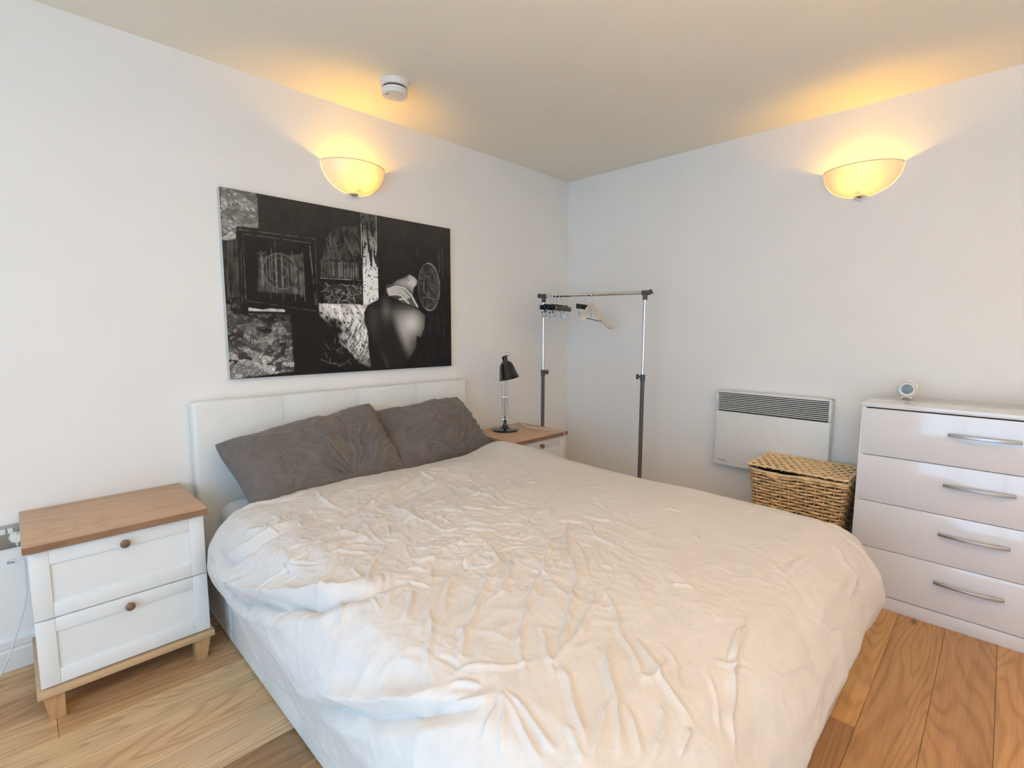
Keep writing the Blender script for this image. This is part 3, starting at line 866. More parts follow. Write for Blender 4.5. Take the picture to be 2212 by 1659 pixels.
# ---------------------------------------------------------------- panel heater
ht = thing('panel_heater', (WX, 1.018, .460), 'cream electric panel heater with a slatted grille on the wall', 'heater')
hw, hh, xb_, xf_ = .331, .497, -.018, -.080
Geo().box(xb_, 0, -hw+.06, hw-.06, .06, hh-.06, .003).build('wall_bracket', M['dark_gap'], ht)
g = Geo().box(xf_, xb_, -hw, hw, 0, .362, .006, 3)
g.box(xf_+.002, xb_, -hw, -hw+.014, .362, hh, .003).box(xf_+.002, xb_, hw-.010, hw, .362, hh, .003)
g.box(xf_, xb_, -hw, hw, hh-.012, hh, .004)
g.build('casing', M['heater_paint'], ht)
Geo().box(xf_+.030, xb_, -hw+.012, hw-.012, .362, hh-.010).build('grille_recess', M['dark_gap'], ht, smooth=0)
tilt = Matrix.Rotation(math.radians(-4), 4, 'Y')
ns = 10
for k in range(ns):
    z = .3705+k*(.1145/ns)+.004
    Geo().box(-.006, .006, -hw+.013, hw-.009, -.0023, .0023, .0008, 1, rot=tilt, at=(xf_+.009, .002, z)).build('slat', M['heater_paint'], ht, smooth=0)
def text_mesh(body, size, mat, parent, loc, rot, name):
    cu = bpy.data.curves.new(name, 'FONT'); cu.body = body; cu.size = size; cu.extrude = .0003
    cu.align_x = 'LEFT'
    tmp = bpy.data.objects.new(name+'_tmp', cu); COL.objects.link(tmp)
    dg = bpy.context.evaluated_depsgraph_get()
    me = bpy.data.meshes.new_from_object(tmp.evaluated_get(dg))
    bpy.data.objects.remove(tmp)
    me.materials.clear(); me.materials.append(mat)
    o = bpy.data.objects.new(name, me); COL.objects.link(o); o.parent = parent
    o.location = loc; o.rotation_euler = rot
    return o
text_mesh('Dimplex', .0155, M['ink'], ht, (xf_-.0004, hw-.030, .030), (PI/2, 0, -PI/2), 'lettering')

# ---------------------------------------------------------------- wicker hamper
hp = thing('wicker_hamper', (3.106, .760, 0), 'square willow hamper with a woven lid, beside the white chest', 'basket')
def ring_path(z, n_stk=36, amp=.0065, phase=0, zt=.568):
    k = z/zt
    hx, hy = .131+.039*k, .175+.064*k; r = .035
    pts = []
    per = []
    # rounded rectangle outline sampled evenly
    segs = [((hx, -hy+r), (hx, hy-r)), None, ((hx-r, hy), (-hx+r, hy)), None, ((-hx, hy-r), (-hx, -hy+r)), None, ((-hx+r, -hy), (hx-r, -hy)), None]
    cen = [(hx-r, hy-r), (-hx+r, hy-r), (-hx+r, -hy+r), (hx-r, -hy+r)]
    line = []
    for i in range(4):
        a, b = segs[2*i]
        line += [(a[0]+(b[0]-a[0])*j/20, a[1]+(b[1]-a[1])*j/20) for j in range(20)]
        c = cen[i]; t0 = i*PI/2
        line += [(c[0]+r*math.cos(t0+j/6*PI/2), c[1]+r*math.sin(t0+j/6*PI/2)) for j in range(6)]
    line.append(line[0]); d = [0]
    for p, q in zip(line, line[1:]): d.append(d[-1]+math.dist(p, q))
    n = n_stk*4
    for j in range(n):
        s = d[-1]*j/n
        i = max(0, min(len(line)-2, int(np.searchsorted(d, s, 'right'))-1)); f_ = (s-d[i])/(d[i+1]-d[i]+1e-12)
        x, y = line[i][0]+(line[i+1][0]-line[i][0])*f_, line[i][1]+(line[i+1][1]-line[i][1])*f_
        tx, ty = line[i+1][0]-line[i][0], line[i+1][1]-line[i][1]; L = math.hypot(tx, ty)+1e-12
        o_ = amp*math.cos(2*PI*j/8+phase)
        sag = -.012*math.exp(-((y-.09)/.10)**2)*(1 if x < 0 else 0)*max(0, (k-.8)/.2)
        pts.append((x+ty/L*o_, y-tx/L*o_, z+sag+.0016*math.sin(2*PI*j/16+phase*1.7+z*40)))
    return pts
g = Geo()
nrow = 31
for k in range(nrow):
    z = .010+k*(.561/nrow)
    g.tube(ring_path(z, phase=PI*(k % 2)), .0072+.0008*math.sin(k*2.1), 7, closed=True)
wv = g.build('weave', M['wicker'], hp, smooth=80); wv['kind'] = 'stuff'
g = Geo()
b0, b1 = ring_path(.006, amp=0), ring_path(.568, amp=0)
for j in range(0, len(b0), 4):
    g.tube([b0[j], b1[j]], .0036, 5)
st = g.build('stakes', M['wicker'], hp, smooth=80); st['kind'] = 'stuff'
g = Geo()
for q, (dz, dr) in enumerate(((.0, .002), (.008, -.002), (.006, .006))):
    p = ring_path(.566, amp=.003, phase=q*2.0)
    g.tube([(x*(1+dr*3), y*(1+dr*3), z+dz) for x, y, z in p], .0062, 7, closed=True)
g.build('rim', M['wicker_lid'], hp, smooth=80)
# inside: dark sheet stands for the shade seen under the lid
inner0, inner1 = ring_path(.012, amp=0), ring_path(.550, amp=0)
n = len(inner0)
g = Geo(); g.add([(x*.955, y*.965, z) for x, y, z in inner0]+[(x*.955, y*.965, z) for x, y, z in inner1],
                 [(k, (k+1) % n, n+(k+1) % n, n+k) for k in range(n)]+[tuple(range(n))])
g.build('inside_shade', M['inside_shade'], hp, smooth=0)
lid = bpy.data.objects.new('lid', None); COL.objects.link(lid); lid.parent = hp; lid.location = (0, 0, .594)
lx, ly = .178, .243
g = Geo()
nl = 9
for i in range(nl):      # canes along y
    x = -lx+.012+(2*lx-.024)*i/(nl-1)
    g.tube([(x, -ly+2*ly*j/60, .0035*math.cos(PI*j*22/60+PI*i)) for j in range(61)], .0062, 6)
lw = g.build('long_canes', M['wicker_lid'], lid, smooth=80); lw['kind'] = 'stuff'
g = Geo()
nc = 23
for j in range(nc):      # canes along x, standing a little proud at the ends
    y = -ly+.012+(2*ly-.024)*j/(nc-1)
    e = .004*math.sin(j*2.7)
    for dy in (-.0030, .0030):
        g.tube([(-lx-.006+e+(2*lx+.012)*i/26, y+dy, -.0035*math.cos(PI*i*8/26+PI*j)) for i in range(27)], .0029, 5)
cw = g.build('cross_canes', M['wicker_lid'], lid, smooth=80); cw['kind'] = 'stuff'
g = Geo()
for sx in (-1, 1): g.tube([(sx*lx, -ly-.004+(2*ly+.008)*j/40, .002+.002*math.sin(j*1.3)) for j in range(41)], .0058, 7)
for sy in (-1, 1): g.tube([(-lx+2*lx*j/30, sy*ly, .002*math.sin(j*1.7)) for j in range(31)], .0050, 7)
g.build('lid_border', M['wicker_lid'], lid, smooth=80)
Geo().box(-lx+.004, lx-.004, -ly+.004, ly-.004, -.011, -.009).build('lid_shade_sheet', M['inside_shade'], lid, smooth=0)  # dark sheet standing for shade in the holes between the canes
# ---------------------------------------------------------------- garment rail with hangers
RL, RR, RZ = Vector((2.885, 2.525, 0)), Vector((3.078, 1.778, 0)), 1.606
rail_c = (RL+RR)/2
rd = (RR-RL).normalized(); rang = math.atan2(rd.y, rd.x); half = (RR-RL).length/2
rl = thing('garment_rail', (rail_c.x, rail_c.y, 0), 'chrome garment rail on dark grey posts standing in the corner', 'clothes rail', rz=rang)
# local: rail along x from -half (corner end) to +half
Geo().tube([(-half-.028, 0, RZ), (half+.028, 0, RZ)], .0118, 20).build('hanging_bar', M['chrome'], rl)
for s in (-1, 1):
    x = s*half
    Geo().tube([(x, 0, 1.020), (x, 0, RZ-.012)], .0105, 20).build('upper_post', M['chrome'], rl)
    lp = Geo().tube([(x, 0, .055), (x, 0, 1.020)], .0140, 20).build('lower_post', M['grey_pole'], rl)
    g = Geo().tube([(x, 0, 1.000), (x, 0, 1.046)], .0172, 20)
    cl = g.build('clamp', M['grey_plastic'], lp)
    rk = Matrix.Rotation(PI/2, 3, 'Y')
    sd = -s
    Geo().lathe([(0, .012), (.006, .012), (.006, .026), (.017, .028), (.019, .033), (.019, .039), (.015, .043), (0, .044)], 24, (x, 0, 1.030),
                Matrix.Rotation(PI/2*sd, 3, 'Y') if s > 0 else Matrix.Rotation(PI/2, 3, 'Y') @ Matrix.Rotation(0, 3, 'Z')).build('clamp_knob', M['grey_plastic'], cl)
    g = Geo()
    g.tube([(x-s*.022, 0, RZ), (x+s*.034, 0, RZ)], .0165, 20).tube([(x, 0, RZ-.048), (x, 0, RZ-.010)], .0160, 20)
    g.tube([(x+s*.034, 0, RZ), (x+s*.040, 0, RZ+.006), (x+s*.046, 0, RZ+.010)], [.0165, .019, .0150], 20)
    g.build('tee_joint', M['grey_plastic'], rl, smooth=45)
    Geo().tube([(x, -.20, .045), (x, .20, .045)], .0125, 16).build('foot_bar', M['grey_pole'], rl)
    for e in (-.19, .19):
        Geo().lathe([(0, 0), (.020, 0), (.020, .010), (.012, .022), (.012, .040), (0, .040)], 20, (x, e, 0)).build('castor', M['rubber_dark'], rl)
Geo().tube([(-half, 0, .075), (half, 0, .075)], .0115, 16).build('bottom_bar', M['grey_pole'], rl)

def hook(g, r_bar=.0118, drop=.075, wire=.0017):
    """Wire hook: sits on a bar whose axis is local x at z = 0; stem ends at z = -drop."""
    rr = r_bar+wire+.0006
    pts = [(0, rr*math.cos(t), rr*math.sin(t)) for t in np.linspace(math.radians(-20), math.radians(180), 14)]
    pts += [(0, -rr*.98, -.010), (0, -rr*.55, -.026), (0, -.001, -.040), (0, 0, -drop)]
    return g.tube(pts, wire, 7)

def clip_hanger(pos, turn, bar_mat, label, length=.275, dz=0.0):
    """Trouser hanger: flat bar, hook, and two metal clips. Bar along local y."""
    t = thing('trouser_hanger', pos, label, 'hanger', 'trouser hangers on the garment rail', rz=turn)
    hook(Geo(), drop=.075-dz).build('hook', M['chrome'], t)
    Geo().box(-.0085, .0085, -length/2, length/2, -.106+dz, -.072+dz, .003).build('bar', bar_mat, t)
    for s in (-1, 1):
        y = s*length*.36
        g = Geo()
        g.tube([(0, y, -.104), (0, y, -.120)], .0016, 6)
        for q in (-1, 1):
            g.box(-.0012, .0012, -.013, .013, -.019, .019, .0006, 1, rot=Matrix.Rotation(q*math.radians(14), 4, 'Y'), at=(q*.0042, y, -.136))
            g.box(-.0012, .0012, -.006, .006, -.010, .010, .0006, 1, rot=Matrix.Rotation(-q*math.radians(32), 4, 'Y'), at=(q*.0100, y, -.122))
            g.tube([(q*.002, y-.013, -.158), (q*.002, y+.013, -.158)], .0035, 6)
        g.tube([(-.005, y-.004, -.130), (.005, y-.004, -.130)], .0030, 6)
        g.v = [(a_, b_, c_+dz) for a_, b_, c_ in g.v]; g.build('clip', M['chrome'], t)
    return t
def on_rail(s): return (rail_c.x+rd.x*s, rail_c.y+rd.y*s, RZ)
hang = [(-half+.050, -.05, 'black_velvet', 'black trouser hanger nearest the corner post'),
        (-half+.078, -.03, 'black_velvet', 'second black trouser hanger from the corner post'),
        (-half+.106, -.01, 'black_velvet', 'third black trouser hanger from the corner post'),
        (-half+.134, .01, 'black_velvet', 'fourth black trouser hanger from the corner post'),
        (-half+.163, .03, 'brown_wood_dark', 'brown clip hanger at the room side of the hanger cluster')]
for (s, tw, mt, lb), dz in zip(hang, (0, .007, -.004, .004, -.009)):
    clip_hanger(on_rail(s), rang+tw, M[mt], lb, dz=dz)
clip_hanger(on_rail(-.045), rang+.05, M['black_velvet'], 'black trouser hanger half hidden behind the pale wooden hanger', .36)

# contoured wooden coat hanger
sh = thing('coat_hanger', on_rail(.002), 'pale wooden contoured coat hanger in the middle of the rail', 'hanger', rz=rang-.12)
hook(Geo(), drop=.085).build('hook', M['chrome'], sh)

def shoulder():
    n = 40; vs, fs = [], []
    for i in range(n+1):
        q = i/n*2-1; a = abs(q)
        y = q*.215
        z = -.088-.115*(a**1.15)+.004*math.exp(-(q/.12)**2)-.030*q
        x = .050*a*a                        # shoulders sweep forward
        h = .023+.010*math.exp(-((a-.12)/.3)**2)
        w = .0075+.0185*max(0, (a-.45)/.55)**1.5
        for c in range(12):
            tt = 2*PI*c/12; vs.append((x+w*math.cos(tt), y, z+h*math.sin(tt)*(1-.25*max(0, (a-.9)/.1))))
    for i in range(n):
        for c in range(12): fs.append((i*12+c, i*12+(c+1) % 12, i*12+12+(c+1) % 12, i*12+12+c))
    fs += [tuple(range(11, -1, -1)), tuple(range(n*12, n*12+12))]
    return Geo().add(vs, fs)
shoulder().build('shoulders', M['pale_wood'], sh, smooth=60)
Geo().tube([(.020, -.125, -.140), (.014, -.112, -.170), (.012, 0, -.180), (.014, .112, -.190), (.020, .125, -.172)], .0032, 8).build('trouser_bar', M['brown_wood_dark'], sh)

# ---------------------------------------------------------------- desk lamp
lp = thing('desk_lamp', (2.440, 2.488, .640), 'black spring-arm desk lamp with chrome rods on the far nightstand', 'lamp', rz=math.radians(-45))
# local x = across the view, local -y = towards the room
Geo().lathe([(0, 0), (.088, 0), (.0925, .004), (.0925, .010), (.089, .0135), (.045, .016), (.036, .020), (.026, .026), (.016, .038), (.0105, .055), (.0095, .078), (0, .078)], 48).build('base', M['black_enamel'], lp)
g = Geo().box(-.026, .026, -.006, .006, .074, .082, .0015)
g.box(-.026, -.022, -.006, .006, .080, .102, .001).box(.022, .026, -.006, .006, .080, .102, .001)
g.tube([(0, 0, .070), (0, 0, .112)], .0085, 14).tube([(-.029, 0, .094), (.029, 0, .094)], .0028, 8)
g.build('bracket', M['chrome'], lp)
for x0, x1, x2 in ((-.0215, -.020, -.011), (.0215, .020, .011)):
    for y in (-.006, .012):
        Geo().tube([(x0, y, .088), (x1, y, .24), (x2, y, .53)], .0024, 8).build('arm_rod', M['chrome'], lp)
Geo().tube([(0, .003, .12), (0, .003, .53)], .0030, 8).build('arm_rod', M['satin_steel'], lp)
for s in (-1, 1):
    n = 150
    Geo().tube([(s*.0095+.0042*math.cos(k*.9), .003+.0042*math.sin(k*.9), .112+.118*k/n) for k in range(n)], .0011, 5).build('spring', M['chrome'], lp)
Geo().box(-.022, .022, -.008, .014, .236, .243, .001).build('arm_tie', M['chrome'], lp)
g = Geo().tube([(-.018, 0, .53), (.018, 0, .53)], .0062, 12)
g.tube([(0, 0, .53), (0, -.020, .542), (0, -.045, .540), (-.004, -.058, .530)], .0050, 10).tube([(0, -.03, .541), (.026, -.03, .545)], .0085, 12)
g.build('top_joint', M['chrome'], lp)
tl = Matrix.Rotation(math.radians(13), 3, 'Y').transposed() @ Matrix.Rotation(math.radians(-12), 3, 'X')
shade_prof = [(0, 0), (.016, 0), (.019, -.006), (.019, -.030), (.022, -.034), (.030, -.040), (.041, -.052), (.049, -.070), (.056, -.100), (.063, -.130), (.070, -.152), (.0725, -.158),
              (.0705, -.158), (.061, -.130), (.054, -.100), (.047, -.071), (.039, -.054), (.028, -.043), (0, -.041)]
Geo().lathe(shade_prof, 40, (-.006, -.060, .530), tl).build('shade', M['black_enamel'], lp)
Geo().lathe([(0, -.052), (.010, -.054), (.012, -.068), (.022, -.085), (.025, -.100), (.018, -.116), (0, -.122)], 20, (-.006, -.060, .530), tl).build('bulb', M['white_plastic'], lp)
Geo().tube([(0, -.012, .545), (.010, -.016, .556), (.024, -.018, .553), (.036, -.020, .548)], .0022, 7).build('wire', M['cable_cream'], lp)
# mains lead over the nightstand top and down its front (lamp space)
def to_lamp(p):
    q = Matrix.Rotation(math.radians(45), 3, 'Z') @ (Vector(p)-Vector((2.440, 2.488, .640))); return (q.x, q.y, q.z)
ctrl = [(2.459, 2.472, .735), (2.500, 2.470, .722), (2.56, 2.46, .690), (2.60, 2.42, .655), (2.635, 2.36, .6455), (2.665, 2.30, .6445), (2.685, 2.24, .6445), (2.690, 2.19, .6450), (2.692, 2.156, .640), (2.694, 2.149, .60), (2.700, 2.146, .54), (2.705, 2.144, .42), (2.715, 2.142, .25), (2.725, 2.139, .06)]
def smooth_path(c, n=6):
    c = [Vector(p) for p in c]; out = []
    for i in range(len(c)-1):
        p0, p1, p2, p3 = c[max(0, i-1)], c[i], c[i+1], c[min(len(c)-1, i+2)]
        for k in range(n):
            t = k/n
            out.append(.5*((2*p1)+(p2-p0)*t+(2*p0-5*p1+4*p2-p3)*t*t+(3*p1-p0-3*p2+p3)*t**3))
    out.append(c[-1]); return out
Geo().tube([to_lamp(p) for p in smooth_path(ctrl)], .0026, 8).build('mains_lead', M['cable_cream'], lp)

# ---------------------------------------------------------------- wall lamps
def wall_lamp(loc, rz, label):
    """Frosted half bowl; local y = 0 is the wall, the bowl bulges to -y."""
    t = thing('wall_lamp', loc, label, 'wall lamp', 'frosted bowl wall lamps', rz=rz)
    a, d, h = .182, .150, .150
    nu, nv = 49, 25
    P = np.zeros((nv, nu, 3))
    for i in range(nv):
        v = i/(nv-1)*PI/2
        for j in range(nu):
            u = PI*j/(nu-1)
            s = math.sin(v)**.92
            P[i, j] = (a*math.cos(u)*s, -d*math.sin(u)*s-.002, -h*math.cos(v))
    P[0, :, 0] *= 1
    grid_mesh('glass_bowl', P, M['frosted'], t)
    g = Geo().tube([(a*math.cos(u), -d*math.sin(u)-.002, 0) for u in np.linspace(0, PI, 49)], .0028, 8)
    g.build('bowl_rim', M['frosted'], t)
    g = Geo()
    vs = [(0, -.0)]
    prof = [(.033, .014), (.034, .006), (.030, .000), (.026, -.006), (.018, -.012), (.008, -.018), (0, -.020)]
    n = 16; vs, fs = [], []
    for r, z in prof:
        vs += [(r*math.cos(PI*k/n), -r*math.sin(PI*k/n), z-h) for k in range(n+1)]
    for i in range(len(prof)-1):
        for k in range(n): fs.append((i*(n+1)+k, i*(n+1)+k+1, (i+1)*(n+1)+k+1, (i+1)*(n+1)+k))
    g.add(vs, fs); g.build('finial', M['chrome'], t, smooth=30)
    Geo().box(-.05, .05, -.012, 0, -.125, -.045, .003).build('wall_plate', M['white_plastic'], t)
    Geo().lathe([(0, 0), (.010, 0), (.010, .026), (0, .027)], 16, (0, -.070, -.124)).build('bulb_holder', M['white_plastic'], t)
    Geo().lathe([(0, 0), (.010, .002), (.016, .012), (.0225, .026), (.0225, .034), (.017, .046), (.007, .053), (0, .054)], 20, (0, -.076, -.099)).build('bulb', M['bulb'], t)
    return t
wall_lamp((1.432, WY, 2.255), 0, 'lit frosted bowl wall lamp above the black and white canvas')
wall_lamp((WX, .640, 2.235), -PI/2, 'lit frosted bowl wall lamp high above the white chest')

# ---------------------------------------------------------------- smoke alarm
sa = thing('smoke_alarm', (1.445, 2.262, CEIL), 'round white smoke alarm fixed to the ceiling', 'smoke alarm')
Geo().lathe([(0, 0), (.070, 0), (.070, -.012), (.066, -.025), (.060, -.028), (0, -.028)], 56).build('mounting_base', M['white_plastic'], sa)
Geo().lathe([(0, -.027), (.0575, -.027), (.0575, -.0365), (0, -.0365)], 48).build('shadow_gap', M['dark_gap'], sa)
Geo().lathe([(0, -.036), (.0615, -.036), (.0635, -.038), (.0600, -.043), (.0600, -.047), (.0635, -.051), (.0625, -.062), (.058, -.066), (0, -.066)], 56).build('sensor_head', M['white_plastic'], sa)
Geo().lathe([(0, -.066), (.0045, -.066), (.0045, -.0672), (0, -.0672)], 16, (-.040, .010, 0)).build('test_button', M['grey_plastic'], sa)
Geo().lathe([(0, -.066), (.003, -.066), (.003, -.0672), (0, -.0672)], 12, (-.038, -.002, 0)).build('indicator', M['grey_plastic'], sa)

# ---------------------------------------------------------------- wall socket, plug, charging cable
sp = thing('wall_socket', (-.062, WY, .548), 'brushed steel double wall socket behind the near nightstand', 'socket')
Geo().box(-.073, .073, -.006, 0, -.047, .047, .002).build('face_plate', M['brushed_plate'], sp)
for x in (-.0085, .0125):
    Geo().box(-.0075, .0075, -.005, .004, -.0105, .0105, .0015, rot=Matrix.Rotation(math.radians(7), 4, 'X'), at=(x, -.0075, .024)).build('rocker_switch', M['white_plastic'], sp)
for x in (-.042,):
    for px_, pz_, w_, h_ in ((0, .010, .003, .007), (-.011, -.010, .006, .003), (.011, -.010, .006, .003)):
        Geo().box(x+px_-w_/2, x+px_+w_/2, -.0066, -.0058, pz_-h_/2, pz_+h_/2).build('pin_hole', M['dark_gap'], sp, smooth=0)
pg = thing('mains_plug', (-.0345, WY-.006, .546), 'white rounded mains plug in the wall socket', 'plug')
bm_ = Geo().lathe([(0, 0), (.0225, 0), (.0232, .010), (.0215, .026), (.016, .034), (0, .036)], 8, (0, 0, 0), Matrix.Rotation(PI/2, 3, 'X'))
bm_.build('plug_body', M['white_plastic'], pg)
Geo().tube([(0, -.018, -.018), (0, -.018, -.034)], [.005, .0035], 8).build('cord_grip', M['cable_white'], pg)
cc = thing('charging_cable', (-.035, 2.62, 0), 'thin white charging cable hanging beside the near nightstand', 'cable')
cp = [(.002, 0, .468), (.010, 0, .470), (.016, -.002, .455), (.014, -.004, .38), (.010, -.006, .32), (-.010, -.012, .24), (-.034, -.03, .17), (-.062, -.05, .10), (-.10, -.07, .04), (-.16, -.09, .006), (-.24, -.10, .004)]
Geo().tube(smooth_path(cp), .0030, 8).build('cord', M['cable_white'], cc)
Geo().box(-.024, -.006, -.0055, .0055, .461, .475, .002).build('plug_shell', M['cable_white'], cc)
Geo().box(-.032, -.024, -.0040, .0040, .4635, .4725, .0005).build('metal_tip', M['satin_steel'], cc)
Geo().box(-.021, -.012, -.0061, -.0054, .4665, .4695).build('mark', M['dark_gap'], cc, smooth=0)

# ---------------------------------------------------------------- uplighter added for warm fill, unseen behind the viewer
pl = thing('fill_uplighter', (0.50, -0.60, 0), 'added steel uplighter for warm fill, unseen in the rear half of the room', 'added fill light')
Geo().lathe([(0, 0), (.14, 0), (.14, .012), (.02, .022), (.012, .04), (0, .04)], 36).build('base', M['satin_steel'], pl)
Geo().tube([(0, 0, .03), (0, 0, 1.70)], .011, 14).build('pole', M['satin_steel'], pl)
Geo().lathe([(0, 1.690), (.03, 1.690), (.10, 1.715), (.165, 1.755), (.200, 1.800), (.196, 1.803), (.160, 1.760), (.098, 1.722), (.028, 1.698), (0, 1.698)], 40).build('shade', M['satin_steel'], pl)
Geo().lathe([(0, 1.700), (.03, 1.700), (.085, 1.722), (.10, 1.735), (.085, 1.748), (0, 1.752)], 32).build('fill_disc', M['fill_glow'], pl)

# picture motif outlines in canvas coordinates (0..1 across, 0..1 down)
PATCH_TOP = [(0.003,-0.003),(0.121,-0.001),(0.122,0.184),(0.048,0.189),(0.043,0.266),(-0.001,0.27)]
COLUMN_LEFT = [(-0.001,0.274),(0.052,0.252),(0.05,0.562),(-0.0,0.565)]
FRAME = [(0.05,0.201),(0.328,0.201),(0.332,0.623),(0.047,0.641)]
BRIGHT_STRIP = [(0.073,0.615),(0.121,0.624),(0.148,0.616),(0.202,0.62),(0.201,0.634),(0.073,0.634)]
MANDALA_FIELD = [(0.118,0.339),(0.28,0.298),(0.279,0.53),(0.108,0.525)]
PATCH_LOW = [(-0.001,0.569),(0.047,0.566),(0.046,0.649),(0.222,0.645),(0.227,0.976),(-0.002,1.002)]
FEATHERS = [(0.376,0.174),(0.417,0.112),(0.512,0.092),(0.518,0.295),(0.353,0.319)]
BARCODE = [(0.35,0.326),(0.514,0.306),(0.511,0.422),(0.343,0.429)]
SCRIBBLE = [(0.355,0.456),(0.525,0.445),(0.526,0.565),(0.359,0.571)]
LIGHT_COLUMN = [(0.528,-0.002),(0.602,0.0),(0.602,0.21),(0.601,0.539),(0.529,0.577),(0.532,0.279)]
BURST = [(0.336,0.577),(0.529,0.574),(0.603,0.53),(0.551,0.581),(0.532,0.632),(0.533,0.691),(0.546,0.752),(0.549,0.843),(0.558,0.987),(0.5,0.941),(0.452,0.859),(0.399,0.788),(0.368,0.712),(0.336,0.646)]
HAIR = [(0.609,0.307),(0.622,0.246),(0.653,0.191),(0.713,0.159),(0.77,0.171),(0.807,0.228),(0.821,0.3),(0.815,0.342),(0.784,0.358),(0.761,0.358),(0.726,0.385),(0.693,0.404),(0.67,0.434),(0.641,0.422),(0.619,0.386)]
NECK = [(0.641,0.434),(0.67,0.434),(0.693,0.404),(0.726,0.385),(0.761,0.358),(0.788,0.368),(0.804,0.393),(0.801,0.42),(0.785,0.442),(0.779,0.496),(0.739,0.562),(0.682,0.565),(0.632,0.506)]
EAR = [(0.752,0.419),(0.756,0.377),(0.766,0.356),(0.774,0.369),(0.767,0.407),(0.758,0.432)]
HAND = [(0.646,0.475),(0.652,0.459),(0.692,0.44),(0.737,0.441),(0.764,0.471),(0.787,0.512),(0.806,0.572),(0.782,0.571),(0.758,0.559),(0.723,0.547),(0.707,0.532),(0.728,0.51),(0.699,0.507),(0.652,0.507)]
BACK = [(0.638,0.49),(0.597,0.539),(0.548,0.576),(0.531,0.622),(0.534,0.686),(0.549,0.752),(0.546,0.843),(0.559,0.979),(0.718,0.989),(0.764,0.912),(0.793,0.848),(0.796,0.775),(0.819,0.786),(0.841,0.722),(0.847,0.634),(0.807,0.589),(0.731,0.552),(0.683,0.523)]
ROBE = [(0.712,1.001),(0.764,0.912),(0.793,0.848),(0.796,0.775),(0.819,0.786),(0.841,0.722),(0.847,0.623),(0.869,0.611),(0.9,0.689),(0.918,0.779),(0.921,1.008)]
ROBE_LEFT = [(0.549,0.752),(0.576,0.813),(0.636,0.92),(0.667,0.986),(0.559,0.987),(0.546,0.843)]
ART_LINES = [((0.053,0.204),(0.328,0.201),0.0020689655172413794,0.3),((0.075,0.224),(0.311,0.229),0.0020689655172413794,0.25),((0.068,0.227),(0.066,0.569),0.002758620689655172,0.22),((0.307,0.249),(0.323,0.587),0.004827586206896552,0.22),((0.328,0.201),(0.33,0.582),0.0020689655172413794,0.2),((0.067,0.578),(0.325,0.624),0.0020689655172413794,0.15),((0.06,0.299),(0.053,0.612),0.0020689655172413794,0.12),((0.529,0.003),(0.527,0.28),0.0020689655172413794,0.8),((0.6,0.003),(0.6,0.21),0.0020689655172413794,0.75),((0.344,0.427),(0.519,0.421),0.0020689655172413794,0.7),((0.337,0.577),(0.336,0.637),0.0020689655172413794,0.6),((0.808,0.175),(0.807,0.228),0.005517241379310344,0.12),((0.928,0.161),(0.931,0.319),0.004827586206896552,0.18),((0.948,0.158),(0.954,0.35),0.0034482758620689655,0.15),((0.962,0.608),(0.951,0.826),0.004137931034482759,0.08),((0.919,0.621),(0.923,0.756),0.0034482758620689655,0.1),((0.855,0.275),(0.847,0.557),0.015172413793103448,0.02),((0.851,0.415),(0.786,0.539),0.011034482758620689,0.02),((0.851,0.415),(0.925,0.531),0.012413793103448275,0.02),((0.818,0.391),(0.853,0.388),0.006896551724137931,0.02)]
MANDALA = (0.192, 0.406)
PEACE = (0.871, 0.43)
SHOULDER_LIGHT = (0.776, 0.684)
SPINE_LIGHT = (0.719, 0.797)
NAPE_LIGHT = (0.638, 0.588)
ELBOW = (0.806, 0.57)
FINGERS = [[(0.648,0.466),(0.692,0.445),(0.737,0.452),(0.77,0.497),(0.803,0.572)],[(0.649,0.478),(0.692,0.461),(0.728,0.468),(0.759,0.513)],[(0.652,0.49),(0.692,0.477),(0.724,0.484),(0.748,0.519)],[(0.656,0.502),(0.691,0.494),(0.717,0.5),(0.74,0.53)],[(0.709,0.528),(0.732,0.523),(0.756,0.551)]]
